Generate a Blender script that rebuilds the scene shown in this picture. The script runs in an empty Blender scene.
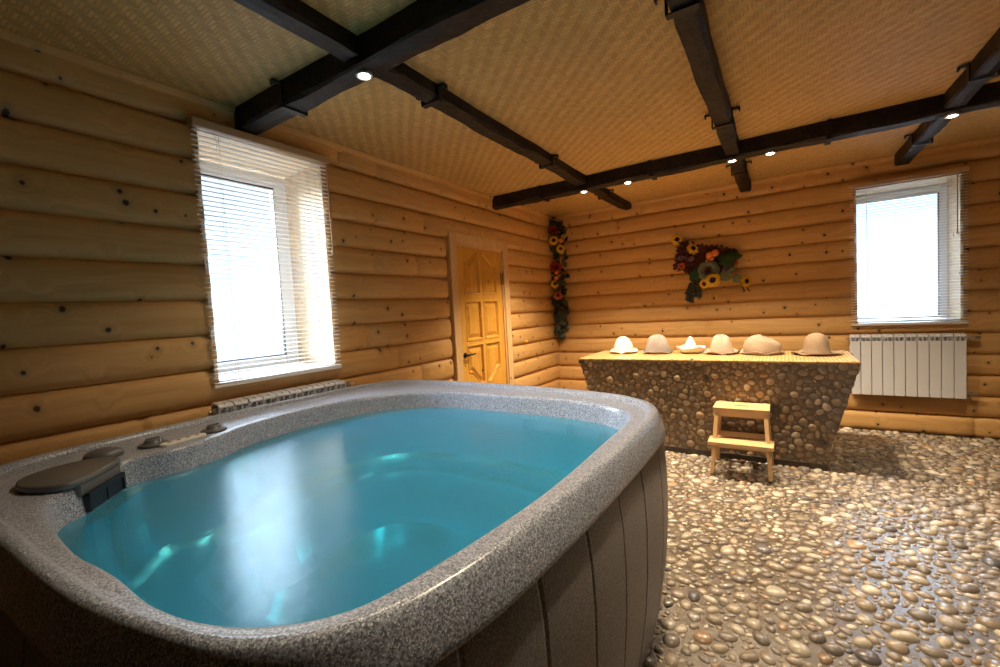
import bpy, bmesh, math, random
import numpy as np
from mathutils import Vector, Matrix, Euler
from mathutils.geometry import tessellate_polygon
SC = bpy.context.scene
COL = SC.collection
random.seed(7)
PI = math.pi

# ------------------------------------------------------------------ camera
cam_d = bpy.data.cameras.new('camera')
cam_d.sensor_width = 36.0
cam_d.lens = 435.58 / 1000 * 36.0
cam_d.clip_start = 0.02
cam = bpy.data.objects.new('camera', cam_d)
COL.objects.link(cam)
Rr = Vector((0.83954233, 0.54039695, -0.056034))
Rd = Vector((-0.01910446, -0.07370936, -0.99709676))
Rf = Vector((-0.54295828, 0.83817544, -0.05155814))
cm = Matrix(((Rr.x, -Rd.x, -Rf.x, 2.6176), (Rr.y, -Rd.y, -Rf.y, -5.5),
             (Rr.z, -Rd.z, -Rf.z, 1.37), (0, 0, 0, 1)))
cam.matrix_world = cm
SC.camera = cam

# ------------------------------------------------------------------ world, exposure
SC.view_settings.view_transform = 'Standard'
SC.view_settings.look = 'None'
SC.view_settings.gamma = 1.0
SC.view_settings.use_curve_mapping = False
SC.view_settings.exposure = 0.0
W = bpy.data.worlds.new('world'); SC.world = W
W.use_nodes = True
wb = W.node_tree.nodes['Background']
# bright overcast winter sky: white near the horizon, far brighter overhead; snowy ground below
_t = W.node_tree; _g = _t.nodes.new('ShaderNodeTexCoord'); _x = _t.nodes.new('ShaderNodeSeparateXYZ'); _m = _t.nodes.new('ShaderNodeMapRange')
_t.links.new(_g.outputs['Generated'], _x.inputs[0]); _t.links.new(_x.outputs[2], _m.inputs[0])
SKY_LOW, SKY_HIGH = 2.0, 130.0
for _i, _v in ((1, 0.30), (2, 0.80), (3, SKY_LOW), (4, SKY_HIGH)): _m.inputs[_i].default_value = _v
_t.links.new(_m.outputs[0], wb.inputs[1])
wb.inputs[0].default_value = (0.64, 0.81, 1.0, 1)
SPOT_W = 126.0
SPOT_COL = (1.0, 0.79, 0.53)

sun_d = bpy.data.lights.new('hazy_sun', 'SUN'); sun_d.energy = 36.0; sun_d.angle = 1.0; sun_d.color = (0.86, 0.93, 1.0)
sun = bpy.data.objects.new('hazy_sun', sun_d); COL.objects.link(sun)
sun.rotation_euler = Vector((-0.80, -0.42, 0.50)).to_track_quat('Z', 'Y').to_euler()

def portal(name, loc, rot, sx, sy):
    d = bpy.data.lights.new(name, 'AREA'); d.shape = 'RECTANGLE'; d.size = sx; d.size_y = sy
    d.cycles.is_portal = True
    o = bpy.data.objects.new(name, d); COL.objects.link(o)
    o.location = loc; o.rotation_euler = rot
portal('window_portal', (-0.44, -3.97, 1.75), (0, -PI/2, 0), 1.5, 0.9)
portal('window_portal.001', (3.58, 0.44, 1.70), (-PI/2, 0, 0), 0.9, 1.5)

# ------------------------------------------------------------------ node helpers
class NT:
    def __init__(s, name):
        s.m = bpy.data.materials.new(name); s.m.use_nodes = True
        s.t = s.m.node_tree; s.t.nodes.clear()
        s.out = s.t.nodes.new('ShaderNodeOutputMaterial')
    def set(s, sock, v):
        if v is None: return
        if isinstance(v, bpy.types.NodeSocket): s.t.links.new(v, sock)
        else: sock.default_value = v
    def node(s, typ, props=None, **inp):
        n = s.t.nodes.new(typ)
        for k, v in (props or {}).items(): setattr(n, k, v)
        for k, v in inp.items(): s.set(n.inputs[k.replace('_', ' ')], v)
        return n
    def math(s, op, a, b=None, c=None, clamp=False):
        n = s.t.nodes.new('ShaderNodeMath'); n.operation = op; n.use_clamp = clamp
        for i, v in enumerate((a, b, c)): s.set(n.inputs[i], v)
        return n.outputs[0]
    def vmath(s, op, a, b=None):
        n = s.t.nodes.new('ShaderNodeVectorMath'); n.operation = op
        s.set(n.inputs[0], a); s.set(n.inputs[1], b)
        return n.outputs[0]
    def pos(s):
        return s.node('ShaderNodeTexCoord').outputs['Object']
    def sep(s, v):
        n = s.node('ShaderNodeSeparateXYZ'); s.set(n.inputs[0], v); return n.outputs
    def comb(s, x, y, z=0.0):
        n = s.t.nodes.new('ShaderNodeCombineXYZ')
        for i, v in enumerate((x, y, z)): s.set(n.inputs[i], v)
        return n.outputs[0]
    def noise(s, v, scale=1.0, detail=3.0, rough=0.5, dist=0.0):
        n = s.node('ShaderNodeTexNoise', Scale=scale, Detail=detail, Roughness=rough, Distortion=dist)
        s.set(n.inputs['Vector'], v); return n.outputs[0]
    def white(s, v):
        n = s.t.nodes.new('ShaderNodeTexWhiteNoise'); n.noise_dimensions = '3D'
        s.set(n.inputs['Vector'], v); return n.outputs[0]
    def ramp(s, f, stops):
        n = s.t.nodes.new('ShaderNodeValToRGB'); s.set(n.inputs[0], f)
        e = n.color_ramp.elements
        while len(e) < len(stops): e.new(0.5)
        for el, (p, c) in zip(e, stops):
            el.position = p; el.color = (*c, 1) if len(c) == 3 else c
        return n.outputs[0]
    def mix(s, f, a, b, blend='MIX'):
        n = s.t.nodes.new('ShaderNodeMix'); n.data_type = 'RGBA'; n.blend_type = blend
        s.set(n.inputs[0], f)
        s.set(n.inputs[6], (*a, 1) if isinstance(a, tuple) and len(a) == 3 else a)
        s.set(n.inputs[7], (*b, 1) if isinstance(b, tuple) and len(b) == 3 else b)
        return n.outputs[2]
    def map(s, v, a, b, c=0.0, d=1.0):
        n = s.t.nodes.new('ShaderNodeMapRange')
        for i, x in enumerate((v, a, b, c, d)): s.set(n.inputs[i], x)
        return n.outputs[0]
    def bump(s, h, strength=0.5, dist=0.01):
        return s.node('ShaderNodeBump', Strength=strength, Distance=dist, Height=h).outputs[0]
    def bsdf(s, col, rough=0.5, metal=0.0, normal=None, coat=0.0, spec=0.5, trans=0.0, **kw):
        n = s.t.nodes.new('ShaderNodeBsdfPrincipled')
        s.set(n.inputs['Base Color'], (*col, 1) if isinstance(col, tuple) and len(col) == 3 else col)
        s.set(n.inputs['Roughness'], rough); s.set(n.inputs['Metallic'], metal)
        s.set(n.inputs['Normal'], normal); s.set(n.inputs['Coat Weight'], coat)
        s.set(n.inputs['Specular IOR Level'], spec); s.set(n.inputs['Transmission Weight'], trans)
        for k, v in kw.items(): s.set(n.inputs[k.replace('_', ' ')], v)
        return n.outputs[0]
    def done(s, sh):
        s.t.links.new(sh, s.out.inputs[0]); return s.m

def plain(name, col, rough=0.5, metal=0.0, var=0.0, scale=30.0, bump=0.0, coat=0.0, spec=0.5):
    k = NT(name); p = k.pos(); nz = k.noise(p, scale, 4, 0.6)
    c = k.mix(nz, tuple(x*(1-var) for x in col), tuple(min(1, x*(1+var)) for x in col))
    return k.done(k.bsdf(c, rough, metal, k.bump(nz, bump, 0.005) if bump else None, coat, spec))

def wood(name, light, dark, axis='X', scale=1.0, knots=0.0, log_off=None, rough=0.55, coat=0.0, knotcol=(0.055, 0.022, 0.01)):
    k = NT(name); p = k.pos(); x, y, z = k.sep(p)
    a, b, c = {'X': (x, y, z), 'Y': (y, x, z), 'Z': (z, x, y)}[axis]
    off = 0.0; tone = None
    if log_off is not None:
        lid = k.math('FLOOR', k.math('DIVIDE', k.math('SUBTRACT', z, log_off), 0.188))
        rnd = k.white(k.comb(lid, 3.7, 1.0)); off = k.math('MULTIPLY', rnd, 17.0); tone = rnd
        a = k.math('ADD', a, off)
    v = k.comb(a, b, c)
    big = k.noise(k.vmath('MULTIPLY', v, (0.9*scale, 5*scale, 5*scale)), 1.0, 2)
    vor = k.node('ShaderNodeTexVoronoi', {'voronoi_dimensions': '2D'}, Scale=6.5, Randomness=1.0); k.set(vor.inputs['Vector'], k.comb(a, k.math('MULTIPLY', c, 0.85)))
    kd = vor.outputs['Distance']
    warp = k.math('MULTIPLY', k.map(kd, 0.0, 0.35, 1.0, 0.0), 0.35 if knots else 0.0)
    gv = k.comb(k.math('MULTIPLY', a, 1.3*scale),
                k.math('ADD', k.math('MULTIPLY', b, 30*scale), k.math('ADD', k.math('MULTIPLY', big, 5.0), warp)),
                k.math('ADD', k.math('MULTIPLY', c, 30*scale), k.math('ADD', k.math('MULTIPLY', big, 5.0), k.math('MULTIPLY', warp, 6.0))))
    g = k.noise(gv, 1.0, 3, 0.55)
    f = k.map(g, 0.33, 0.70)
    col = k.mix(f, light, dark)
    blot = k.noise(k.vmath('MULTIPLY', v, (1.6, 4, 4)), 1.0, 2)
    col = k.mix(k.map(blot, 0.35, 0.75, 0.0, 0.45), col, tuple(x*0.78 for x in light))
    if tone is not None:
        col = k.mix(k.map(tone, 0, 1, 0.0, 0.35), col, tuple(q*r for q, r in zip(light, (0.82, 0.74, 0.64))))
    if knots:
        cr = k.sep(vor.outputs['Color'])[0]
        nz = k.noise(v, 40, 2)
        d1 = k.math('ADD', kd, k.math('MULTIPLY', k.math('SUBTRACT', nz, 0.5), 0.06))
        on = k.math('GREATER_THAN', cr, 1.0-knots)
        size = k.map(cr, 1.0-knots, 1.0, 0.04, 0.10)
        core = k.math('MULTIPLY', on, k.math('SUBTRACT', 1.0, k.map(k.math('DIVIDE', d1, size), 0.55, 1.0)))
        halo = k.math('MULTIPLY', on, k.math('SUBTRACT', 1.0, k.map(k.math('DIVIDE', d1, size), 0.6, 2.6)))
        col = k.mix(k.math('MULTIPLY', halo, 0.45), col, tuple(x*0.42 for x in light))
        col = k.mix(core, col, knotcol)
    return k.done(k.bsdf(col, rough, 0, k.bump(g, 0.12, 0.004), coat, 0.4))

# ------------------------------------------------------------------ materials
LOGL, LOGD = (0.77, 0.47, 0.185), (0.60, 0.32, 0.10)
M_logL = wood('pine_log_left', LOGL, LOGD, 'Y', 1.0, 0.42, 0.012)
M_logB = wood('pine_log_back', LOGL, LOGD, 'X', 1.0, 0.42, 0.0)
M_pineX = wood('pine_board_x', LOGL, LOGD, 'X', 1.0, 0.2)
M_pineY = wood('pine_board_y', LOGL, LOGD, 'Y', 1.0, 0.2)
M_pineZ = wood('pine_board_z', (0.80, 0.54, 0.27), (0.66, 0.40, 0.17), 'Z', 1.0, 0.12)
M_darkpine = wood('low_bounce_pine', (0.13, 0.075, 0.035), (0.08, 0.045, 0.02), 'X', 1.0, 0.1)  # unseen rear and right walls, coloured dark to cut bounced light
M_reveal = wood('pale_pine', (0.86, 0.70, 0.50), (0.74, 0.52, 0.30), 'Y', 1.0, 0.1)
M_door = wood('varnished_pine', (0.80, 0.44, 0.085), (0.66, 0.30, 0.04), 'Z', 1.2, 0.05, rough=0.32, coat=0.3)
M_stool = wood('birch', (0.74, 0.50, 0.27), (0.63, 0.39, 0.18), 'X', 1.0, 0.0, rough=0.45)
M_stoolZ = wood('birch_upright', (0.74, 0.50, 0.27), (0.63, 0.39, 0.18), 'Z', 1.0, 0.0, rough=0.45)
M_slat = plain('blind_wood', (0.90, 0.85, 0.80), 0.4, var=0.05)
M_rail = plain('blind_rail', (0.62, 0.42, 0.24), 0.45, var=0.1)
M_cord = plain('cord', (0.75, 0.68, 0.58), 0.8)
M_pvc = plain('white_plastic', (0.82, 0.82, 0.83), 0.3)
M_rad = plain('radiator_enamel', (0.74, 0.75, 0.80), 0.3, coat=0.2)
M_chrome = plain('brass_valve', (0.55, 0.50, 0.42), 0.3, 0.9)
M_iron = plain('black_iron', (0.012, 0.010, 0.010), 0.5, 0.3, 0.3, 60)
M_black = plain('black_handle', (0.012, 0.011, 0.011), 0.35, 0.4)
M_plinth = plain('plinth_gap_shade', (0.06, 0.045, 0.035), 0.5, var=0.3)  # plinth coloured dark to stand for the shaded gap under the table
M_dark = plain('painted_recess_shade', (0.012, 0.018, 0.03), 0.4)  # painted shade of the skimmer opening

def mk_beam():
    k = NT('burnt_beam'); p = k.pos(); x, y, z = k.sep(p)
    n1 = k.noise(k.vmath('MULTIPLY', p, (6, 6, 6)), 1.0, 5, 0.6)
    n2 = k.noise(p, 45, 4, 0.7)
    c = k.mix(k.map(k.math('MULTIPLY', n1, n2), 0.18, 0.42), (0.009, 0.006, 0.005), (0.042, 0.030, 0.026))
    return k.done(k.bsdf(c, 0.6, 0, k.bump(n1, 0.5, 0.02), 0, 0.3))
M_beam = mk_beam()

def mk_ceiling():
    k = NT('woven_bamboo'); p = k.pos(); x, y, z = k.sep(p)
    S = 0.0165
    w = k.noise(p, 1.5, 2)
    px = k.math('ADD', k.math('DIVIDE', x, S), k.math('MULTIPLY', w, 2.0))
    py = k.math('ADD', k.math('DIVIDE', y, S), k.math('MULTIPLY', w, 1.5))
    iu = k.math('FLOOR', px); iv = k.math('FLOOR', py)
    fu = k.math('FRACT', px); fv = k.math('FRACT', py)
    zig = iu
    t = k.math('FLOORED_MODULO', k.math('ADD', zig, iv), 6.0)
    over = k.math('LESS_THAN', t, 2.5)
    # rectangle strips: profile across the strand and darkening to its ends
    def prof(f):
        q = k.math('SUBTRACT', k.math('MULTIPLY', f, 2.0), 1.0)
        return k.math('SUBTRACT', 1.0, k.math('POWER', k.math('ABSOLUTE', q), 4.0))
    hA = prof(fv); hB = prof(fu)
    h = k.math('ADD', k.math('MULTIPLY', over, hA), k.math('MULTIPLY', k.math('SUBTRACT', 1.0, over), k.math('MULTIPLY', hB, 0.75)))
    rA = k.white(k.comb(iv, k.math('FLOOR', k.math('DIVIDE', k.math('ADD', zig, iu), 5.0)), 1.0)); rB = k.white(k.comb(iu, k.math('FLOOR', k.math('DIVIDE', iv, 5.0)), 9.0))
    r = k.math('ADD', k.math('MULTIPLY', over, rA), k.math('MULTIPLY', k.math('SUBTRACT', 1.0, over), rB))
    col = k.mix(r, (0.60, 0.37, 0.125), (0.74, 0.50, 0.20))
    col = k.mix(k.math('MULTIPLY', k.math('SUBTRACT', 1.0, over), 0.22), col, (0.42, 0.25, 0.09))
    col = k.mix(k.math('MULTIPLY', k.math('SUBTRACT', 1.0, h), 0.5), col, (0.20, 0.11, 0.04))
    st = k.noise(p, 2.2, 3)
    col = k.mix(k.map(st, 0.5, 0.8, 0, 0.3), col, (0.38, 0.25, 0.11))
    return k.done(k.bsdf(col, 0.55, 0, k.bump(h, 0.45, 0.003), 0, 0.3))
M_ceil = mk_ceiling()

def mk_stone(name, wet=0.3, mul=(1, 1, 1)):
    k = NT(name); a = k.node('ShaderNodeAttribute', {'attribute_name': 'tone'})
    p = k.pos(); n = k.noise(p, 60, 4, 0.65); n2 = k.noise(p, 300, 2)
    c = k.mix(k.map(n, 0.35, 0.7, 0, 0.35), a.outputs['Color'], (0.30*mul[0], 0.23*mul[1], 0.17*mul[2]))
    c = k.mix(k.map(n2, 0.5, 0.75, 0, 0.25), c, (0.12, 0.10, 0.08))
    return k.done(k.bsdf(c, wet, 0, k.bump(n2, 0.08, 0.002), 0.25, 0.5, Coat_Roughness=0.12))
def mk_mortar(name, c1, c2, rough):
    k = NT(name); p = k.pos(); n = k.noise(p, 9, 5, 0.6); n2 = k.noise(p, 160, 3, 0.6)
    c = k.mix(k.map(n, 0.3, 0.7), c1, c2); c = k.mix(k.map(n2, 0.4, 0.7, 0, 0.5), c, tuple(q*0.55 for q in c1))
    return k.done(k.bsdf(c, k.map(n, 0.3, 0.7, rough*0.6, rough*1.4), 0, k.bump(n2, 0.3, 0.004), 0.0, 0.5))
M_stoneF = mk_stone('floor_pebble', 0.26)
M_stoneC = mk_stone('counter_pebble', 0.42, (0.8, 0.75, 0.7))
M_mortF = mk_mortar('wet_mortar', (0.12, 0.09, 0.06), (0.21, 0.165, 0.12), 0.26)
M_mortC = mk_mortar('dark_mortar', (0.19, 0.14, 0.095), (0.27, 0.205, 0.14), 0.6)

def mk_mosaic():
    k = NT('amber_mosaic'); p = k.pos(); x, y, z = k.sep(p); S = 0.026
    iu = k.math('FLOOR', k.math('DIVIDE', x, S)); iv = k.math('FLOOR', k.math('DIVIDE', y, S))
    fu = k.math('FRACT', k.math('DIVIDE', x, S)); fv = k.math('FRACT', k.math('DIVIDE', y, S))
    def edge(f):
        return k.math('GREATER_THAN', k.math('ABSOLUTE', k.math('SUBTRACT', f, 0.5)), 0.43)
    g = k.math('MAXIMUM', edge(fu), edge(fv))
    r = k.white(k.comb(iu, iv, 2.0))
    c = k.ramp(r, [(0, (0.46, 0.235, 0.055)), (0.5, (0.56, 0.32, 0.10)), (1, (0.64, 0.44, 0.19))])
    c = k.mix(g, c, (0.45, 0.35, 0.22))
    return k.done(k.bsdf(c, k.math('ADD', 0.22, k.math('MULTIPLY', g, 0.4)), 0, k.bump(k.math('SUBTRACT', 1.0, g), 0.4, 0.003)))
M_mosaic = mk_mosaic()

def mk_acrylic(name, a, b, c, rough=0.38):
    k = NT(name); p = k.pos()
    n1 = k.noise(p, 190, 2, 0.6); n2 = k.noise(p, 300, 2, 0.6)
    col = k.mix(k.map(n1, 0.42, 0.58), a, b)
    col = k.mix(k.map(n2, 0.56, 0.66), col, c)
    return k.done(k.bsdf(col, rough, 0, k.bump(n1, 0.12, 0.002), 0.0, 0.5))
M_shell = mk_acrylic('granite_acrylic', (0.13, 0.145, 0.19), (0.40, 0.445, 0.55), (0.84, 0.90, 1.0), 0.28)
M_skirt = mk_acrylic('cabinet_panel', (0.115, 0.115, 0.125), (0.22, 0.22, 0.235), (0.38, 0.38, 0.41), 0.36)
M_basin = plain('wet_basin', (0.42, 0.46, 0.54), 0.4, var=0.06, scale=8)
M_lid = plain('grey_lid', (0.13, 0.125, 0.12), 0.45, var=0.2, scale=120)
M_knob = plain('grey_knob', (0.13, 0.13, 0.14), 0.35, var=0.1)
M_panelw = plain('pale_panel', (0.80, 0.79, 0.74), 0.3)
M_btn = plain('panel_button', (0.45, 0.30, 0.10), 0.4)
M_jet = plain('jet_plastic', (0.16, 0.22, 0.27), 0.3)

def mk_water():
    k = NT('pool_water'); p = k.pos(); x, y, z = k.sep(p)
    n = k.noise(k.vmath('MULTIPLY', p, (5, 5, 5)), 1.0, 3, 0.55, 0.6)
    n2 = k.noise(k.vmath('MULTIPLY', p, (18, 18, 18)), 1.0, 2, 0.5)
    h = k.math('ADD', n, k.math('MULTIPLY', n2, 0.25))
    nrm = k.bump(h, 0.10, 0.02)
    gl = k.node('ShaderNodeBsdfGlossy', Color=(1, 1, 1, 1), Roughness=0.22, Normal=nrm)
    fr = k.node('ShaderNodeFresnel', IOR=1.33, Normal=nrm)
    tr = k.node('ShaderNodeBsdfTransparent', Color=(0.82, 0.97, 1.0, 1))
    df = k.node('ShaderNodeBsdfDiffuse', Color=(0.05, 0.44, 0.74, 1))      # aerated water
    m1 = k.node('ShaderNodeMixShader'); k.set(m1.inputs[0], 0.38)
    k.set(m1.inputs[1], tr.outputs[0]); k.set(m1.inputs[2], df.outputs[0])
    m2 = k.node('ShaderNodeMixShader'); k.set(m2.inputs[0], fr.outputs[0])
    k.set(m2.inputs[1], m1.outputs[0]); k.set(m2.inputs[2], gl.outputs[0])
    va = k.node('ShaderNodeVolumeAbsorption', Color=(0.0, 0.83, 0.955, 1), Density=2.1)
    k.t.links.new(va.outputs[0], k.out.inputs['Volume'])
    return k.done(m2.outputs[0])
M_water = mk_water()

def mk_glass():
    k = NT('window_glass')
    fr = k.node('ShaderNodeFresnel', IOR=1.45)
    tr = k.node('ShaderNodeBsdfTransparent', Color=(0.97, 0.99, 1, 1)); gl = k.node('ShaderNodeBsdfGlossy', Roughness=0.02)
    m = k.node('ShaderNodeMixShader'); k.set(m.inputs[0], fr.outputs[0]); k.set(m.inputs[1], tr.outputs[0]); k.set(m.inputs[2], gl.outputs[0])
    return k.done(m.outputs[0])
M_glass = mk_glass()
def mk_emit(name, col, s):
    k = NT(name); e = k.node('ShaderNodeEmission', Color=(*col, 1), Strength=s); return k.done(e.outputs[0])
M_bulb = mk_emit('lamp_lens', (1.0, 0.86, 0.62), 60.0)
def felt(name, col):
    k = NT(name); p = k.pos(); n = k.noise(p, 90, 5, 0.7); n2 = k.noise(p, 14, 3)
    c = k.mix(k.map(n, 0.3, 0.7), tuple(q*0.72 for q in col), col); c = k.mix(k.map(n2, 0.35, 0.7, 0, 0.3), c, tuple(q*0.75 for q in col))
    return k.done(k.bsdf(c, 0.95, 0, k.bump(n, 0.5, 0.006), 0, 0.1))
def leafmat(name, a, b, rough=0.5): 
    k = NT(name); p = k.pos(); n = k.noise(p, 40, 3); return k.done(k.bsdf(k.mix(k.map(n, 0.35, 0.65), a, b), rough))
M_ivy = leafmat('ivy_leaf', (0.020, 0.030, 0.018), (0.05, 0.062, 0.038))
M_dkleaf = leafmat('dark_leaf', (0.008, 0.045, 0.018), (0.015, 0.075, 0.03), 0.35)
M_eucal = leafmat('pale_leaf', (0.13, 0.16, 0.10), (0.20, 0.23, 0.15))
M_petal = leafmat('yellow_petal', (0.80, 0.42, 0.02), (0.92, 0.62, 0.05))
M_seed = plain('sunflower_centre', (0.035, 0.012, 0.008), 0.9, var=0.5, scale=200, bump=0.5)
M_rose = leafmat('red_petal', (0.32, 0.015, 0.02), (0.55, 0.05, 0.04))
M_coral = leafmat('coral_petal', (0.60, 0.10, 0.045), (0.75, 0.20, 0.08))
M_orange = plain('orange_fruit', (0.75, 0.22, 0.05), 0.4, var=0.2)
M_mat = leafmat('dried_petal', (0.035, 0.008, 0.008), (0.13, 0.03, 0.022), 0.8)
M_lilac = leafmat('lilac_petal', (0.25, 0.14, 0.27), (0.40, 0.25, 0.40))
M_purple = leafmat('purple_centre', (0.16, 0.05, 0.09), (0.28, 0.10, 0.14))

# ------------------------------------------------------------------ object helpers
def wloc(o):
    v = Vector((0, 0, 0))
    while o is not None:
        v += o.location; o = o.parent
    return v
def obj(name, bm, mat, parent=None, smooth=False, kind=None, label=None):
    me = bpy.data.meshes.new(name)
    if parent is not None: bmesh.ops.translate(bm, verts=bm.verts, vec=-wloc(parent))
    bm.normal_update(); bm.to_mesh(me); bm.free()
    if smooth: me.polygons.foreach_set('use_smooth', [True]*len(me.polygons))
    o = bpy.data.objects.new(name, me); COL.objects.link(o)
    for m in (mat if isinstance(mat, (list, tuple)) else [mat]): me.materials.append(m)
    if parent is not None: o.parent = parent
    if kind: o['kind'] = kind
    if label: o['label'] = label
    return o
def npobj(name, V, F, mat, parent=None, smooth=True, kind=None, label=None, tone=None, mi=None):
    V = np.asarray(V, float)
    if parent is not None: V = V - np.array(wloc(parent))
    me = bpy.data.meshes.new(name)
    me.from_pydata(V.tolist(), [], F if isinstance(F, list) else F.tolist())
    o = bpy.data.objects.new(name, me); COL.objects.link(o)
    for m in (mat if isinstance(mat, (list, tuple)) else [mat]): me.materials.append(m)
    me.polygons.foreach_set('use_smooth', [smooth]*len(me.polygons))
    if mi is not None: me.polygons.foreach_set('material_index', list(mi))
    if tone is not None:
        at = me.attributes.new('tone', 'FLOAT_COLOR', 'POINT')
        t4 = np.ones((len(V), 4)); t4[:, :3] = tone
        at.data.foreach_set('color', t4.ravel())
    me.update()
    if parent is not None: o.parent = parent
    if kind: o['kind'] = kind
    if label: o['label'] = label
    return o
def tag(o, label, cat, group=None, kind=None):
    o['label'] = label; o['category'] = cat
    if group: o['group'] = group
    if kind: o['kind'] = kind
    return o
def thing(name, label, cat, loc, group=None):
    o = bpy.data.objects.new(name, None); COL.objects.link(o); o.location = loc; o.empty_display_size = 0.1
    return tag(o, label, cat, group)

def box(bm, lo, hi, bevel=0.0, seg=2, rot=None):
    lo, hi = Vector(lo), Vector(hi)
    t = bmesh.new()
    bmesh.ops.create_cube(t, size=1.0)
    bmesh.ops.scale(t, verts=t.verts, vec=hi-lo)
    if bevel: bmesh.ops.bevel(t, geom=t.edges[:], offset=bevel, segments=seg, profile=0.5, affect='EDGES')
    if rot is not None: bmesh.ops.rotate(t, verts=t.verts, cent=(0, 0, 0), matrix=rot)
    bmesh.ops.translate(t, verts=t.verts, vec=(lo+hi)/2)
    merge(bm, t)
def merge(bm, t):
    me = bpy.data.meshes.new('tmp'); t.to_mesh(me); t.free(); bm.from_mesh(me); bpy.data.meshes.remove(me)
def beam_between(bm, a, b, w, d, bevel=0.003, up=(0, 0, 1)):
    """a bar with rectangular section w x d from a to b"""
    a, b = Vector(a), Vector(b); ax = (b-a); L = ax.length; ax.normalize()
    u = Vector(up).cross(ax); u.normalize(); v = ax.cross(u)
    t = bmesh.new(); bmesh.ops.create_cube(t, size=1.0)
    bmesh.ops.scale(t, verts=t.verts, vec=(w, d, L))
    if bevel: bmesh.ops.bevel(t, geom=t.edges[:], offset=bevel, segments=2, profile=0.5, affect='EDGES')
    m = Matrix((u, v, ax)).transposed().to_4x4(); m.translation = (a+b)/2
    bmesh.ops.transform(t, matrix=m, verts=t.verts); merge(bm, t)
def tube(bm, pts, r, n=8, caps=True):
    pts = [Vector(p) for p in pts]; rings = []
    rr = r if isinstance(r, (list, tuple)) else [r]*len(pts)
    for i, p in enumerate(pts):
        d = (pts[min(i+1, len(pts)-1)]-pts[max(i-1, 0)]).normalized()
        u = d.orthogonal().normalized() if i == 0 else (u - d*u.dot(d)).normalized()
        v = d.cross(u)
        rings.append([bm.verts.new(p+(u*math.cos(2*PI*j/n)+v*math.sin(2*PI*j/n))*rr[i]) for j in range(n)])
    for a, b in zip(rings, rings[1:]):
        for j in range(n): bm.faces.new((a[j], a[(j+1) % n], b[(j+1) % n], b[j]))
    if caps: bm.faces.new(rings[0][::-1]); bm.faces.new(rings[-1])
def lathe(bm, prof, c, n=24, axis='Z', f=None):
    """prof: list of (r, h); axis gives the direction of h; f deforms (angle, r, h) -> (r, h)"""
    rings = []
    for r, h in prof:
        ring = []
        for j in range(n):
            a = 2*PI*j/n; r2, h2 = f(a, r, h) if f else (r, h)
            q = (r2*math.cos(a), r2*math.sin(a), h2)
            if axis == 'X': q = (q[2], q[0], q[1])
            if axis == 'Y': q = (q[0], q[2], q[1])
            ring.append(bm.verts.new(Vector(q)+Vector(c)))
        rings.append(ring)
    for a, b in zip(rings, rings[1:]):
        for j in range(n): bm.faces.new((a[j], a[(j+1) % n], b[(j+1) % n], b[j]))
    for ring, rv in ((rings[0], True), (rings[-1], False)):
        bm.faces.new(ring[::-1] if rv else ring)
def prism(bm, pts, z0, z1, holes=(), bevel=0.0, tf=None):
    """polygon (with holes) extruded from z0 to z1"""
    t = bmesh.new()
    loops = [[Vector((p[0], p[1], z0)) for p in L] for L in (pts, *holes)]
    vs = [t.verts.new(p) for L in loops for p in L]
    for tri in tessellate_polygon(loops): 
        try: t.faces.new([vs[i] for i in tri])
        except ValueError: pass
    bmesh.ops.recalc_face_normals(t, faces=t.faces)
    r = bmesh.ops.extrude_face_region(t, geom=t.faces[:])
    bmesh.ops.translate(t, verts=[g for g in r['geom'] if isinstance(g, bmesh.types.BMVert)], vec=(0, 0, z1-z0))
    bmesh.ops.recalc_face_normals(t, faces=t.faces)
    if bevel:
        ed = [e for e in t.edges if len(e.link_faces) == 2 and e.calc_face_angle(0) > 0.9]
        bmesh.ops.bevel(t, geom=ed, offset=bevel, segments=2, profile=0.5, affect='EDGES')
    if tf is not None: bmesh.ops.transform(t, matrix=tf, verts=t.verts)
    merge(bm, t)
def catmull(P, n=12, closed=True):
    P = [np.array(p, float) for p in P]; m = len(P); out = []
    for i in range(m if closed else m-1):
        g = (lambda q: P[q % m]) if closed else (lambda q: P[max(0, min(m-1, q))])
        a, b, c, d = g(i-1), g(i), g(i+1), g(i+2)
        for t in np.linspace(0, 1, n, endpoint=False):
            out.append(0.5*((2*b)+(-a+c)*t+(2*a-5*b+4*c-d)*t*t+(-a+3*b-3*c+d)*t**3))
    if not closed: out.append(P[-1])
    return np.array(out)

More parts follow.
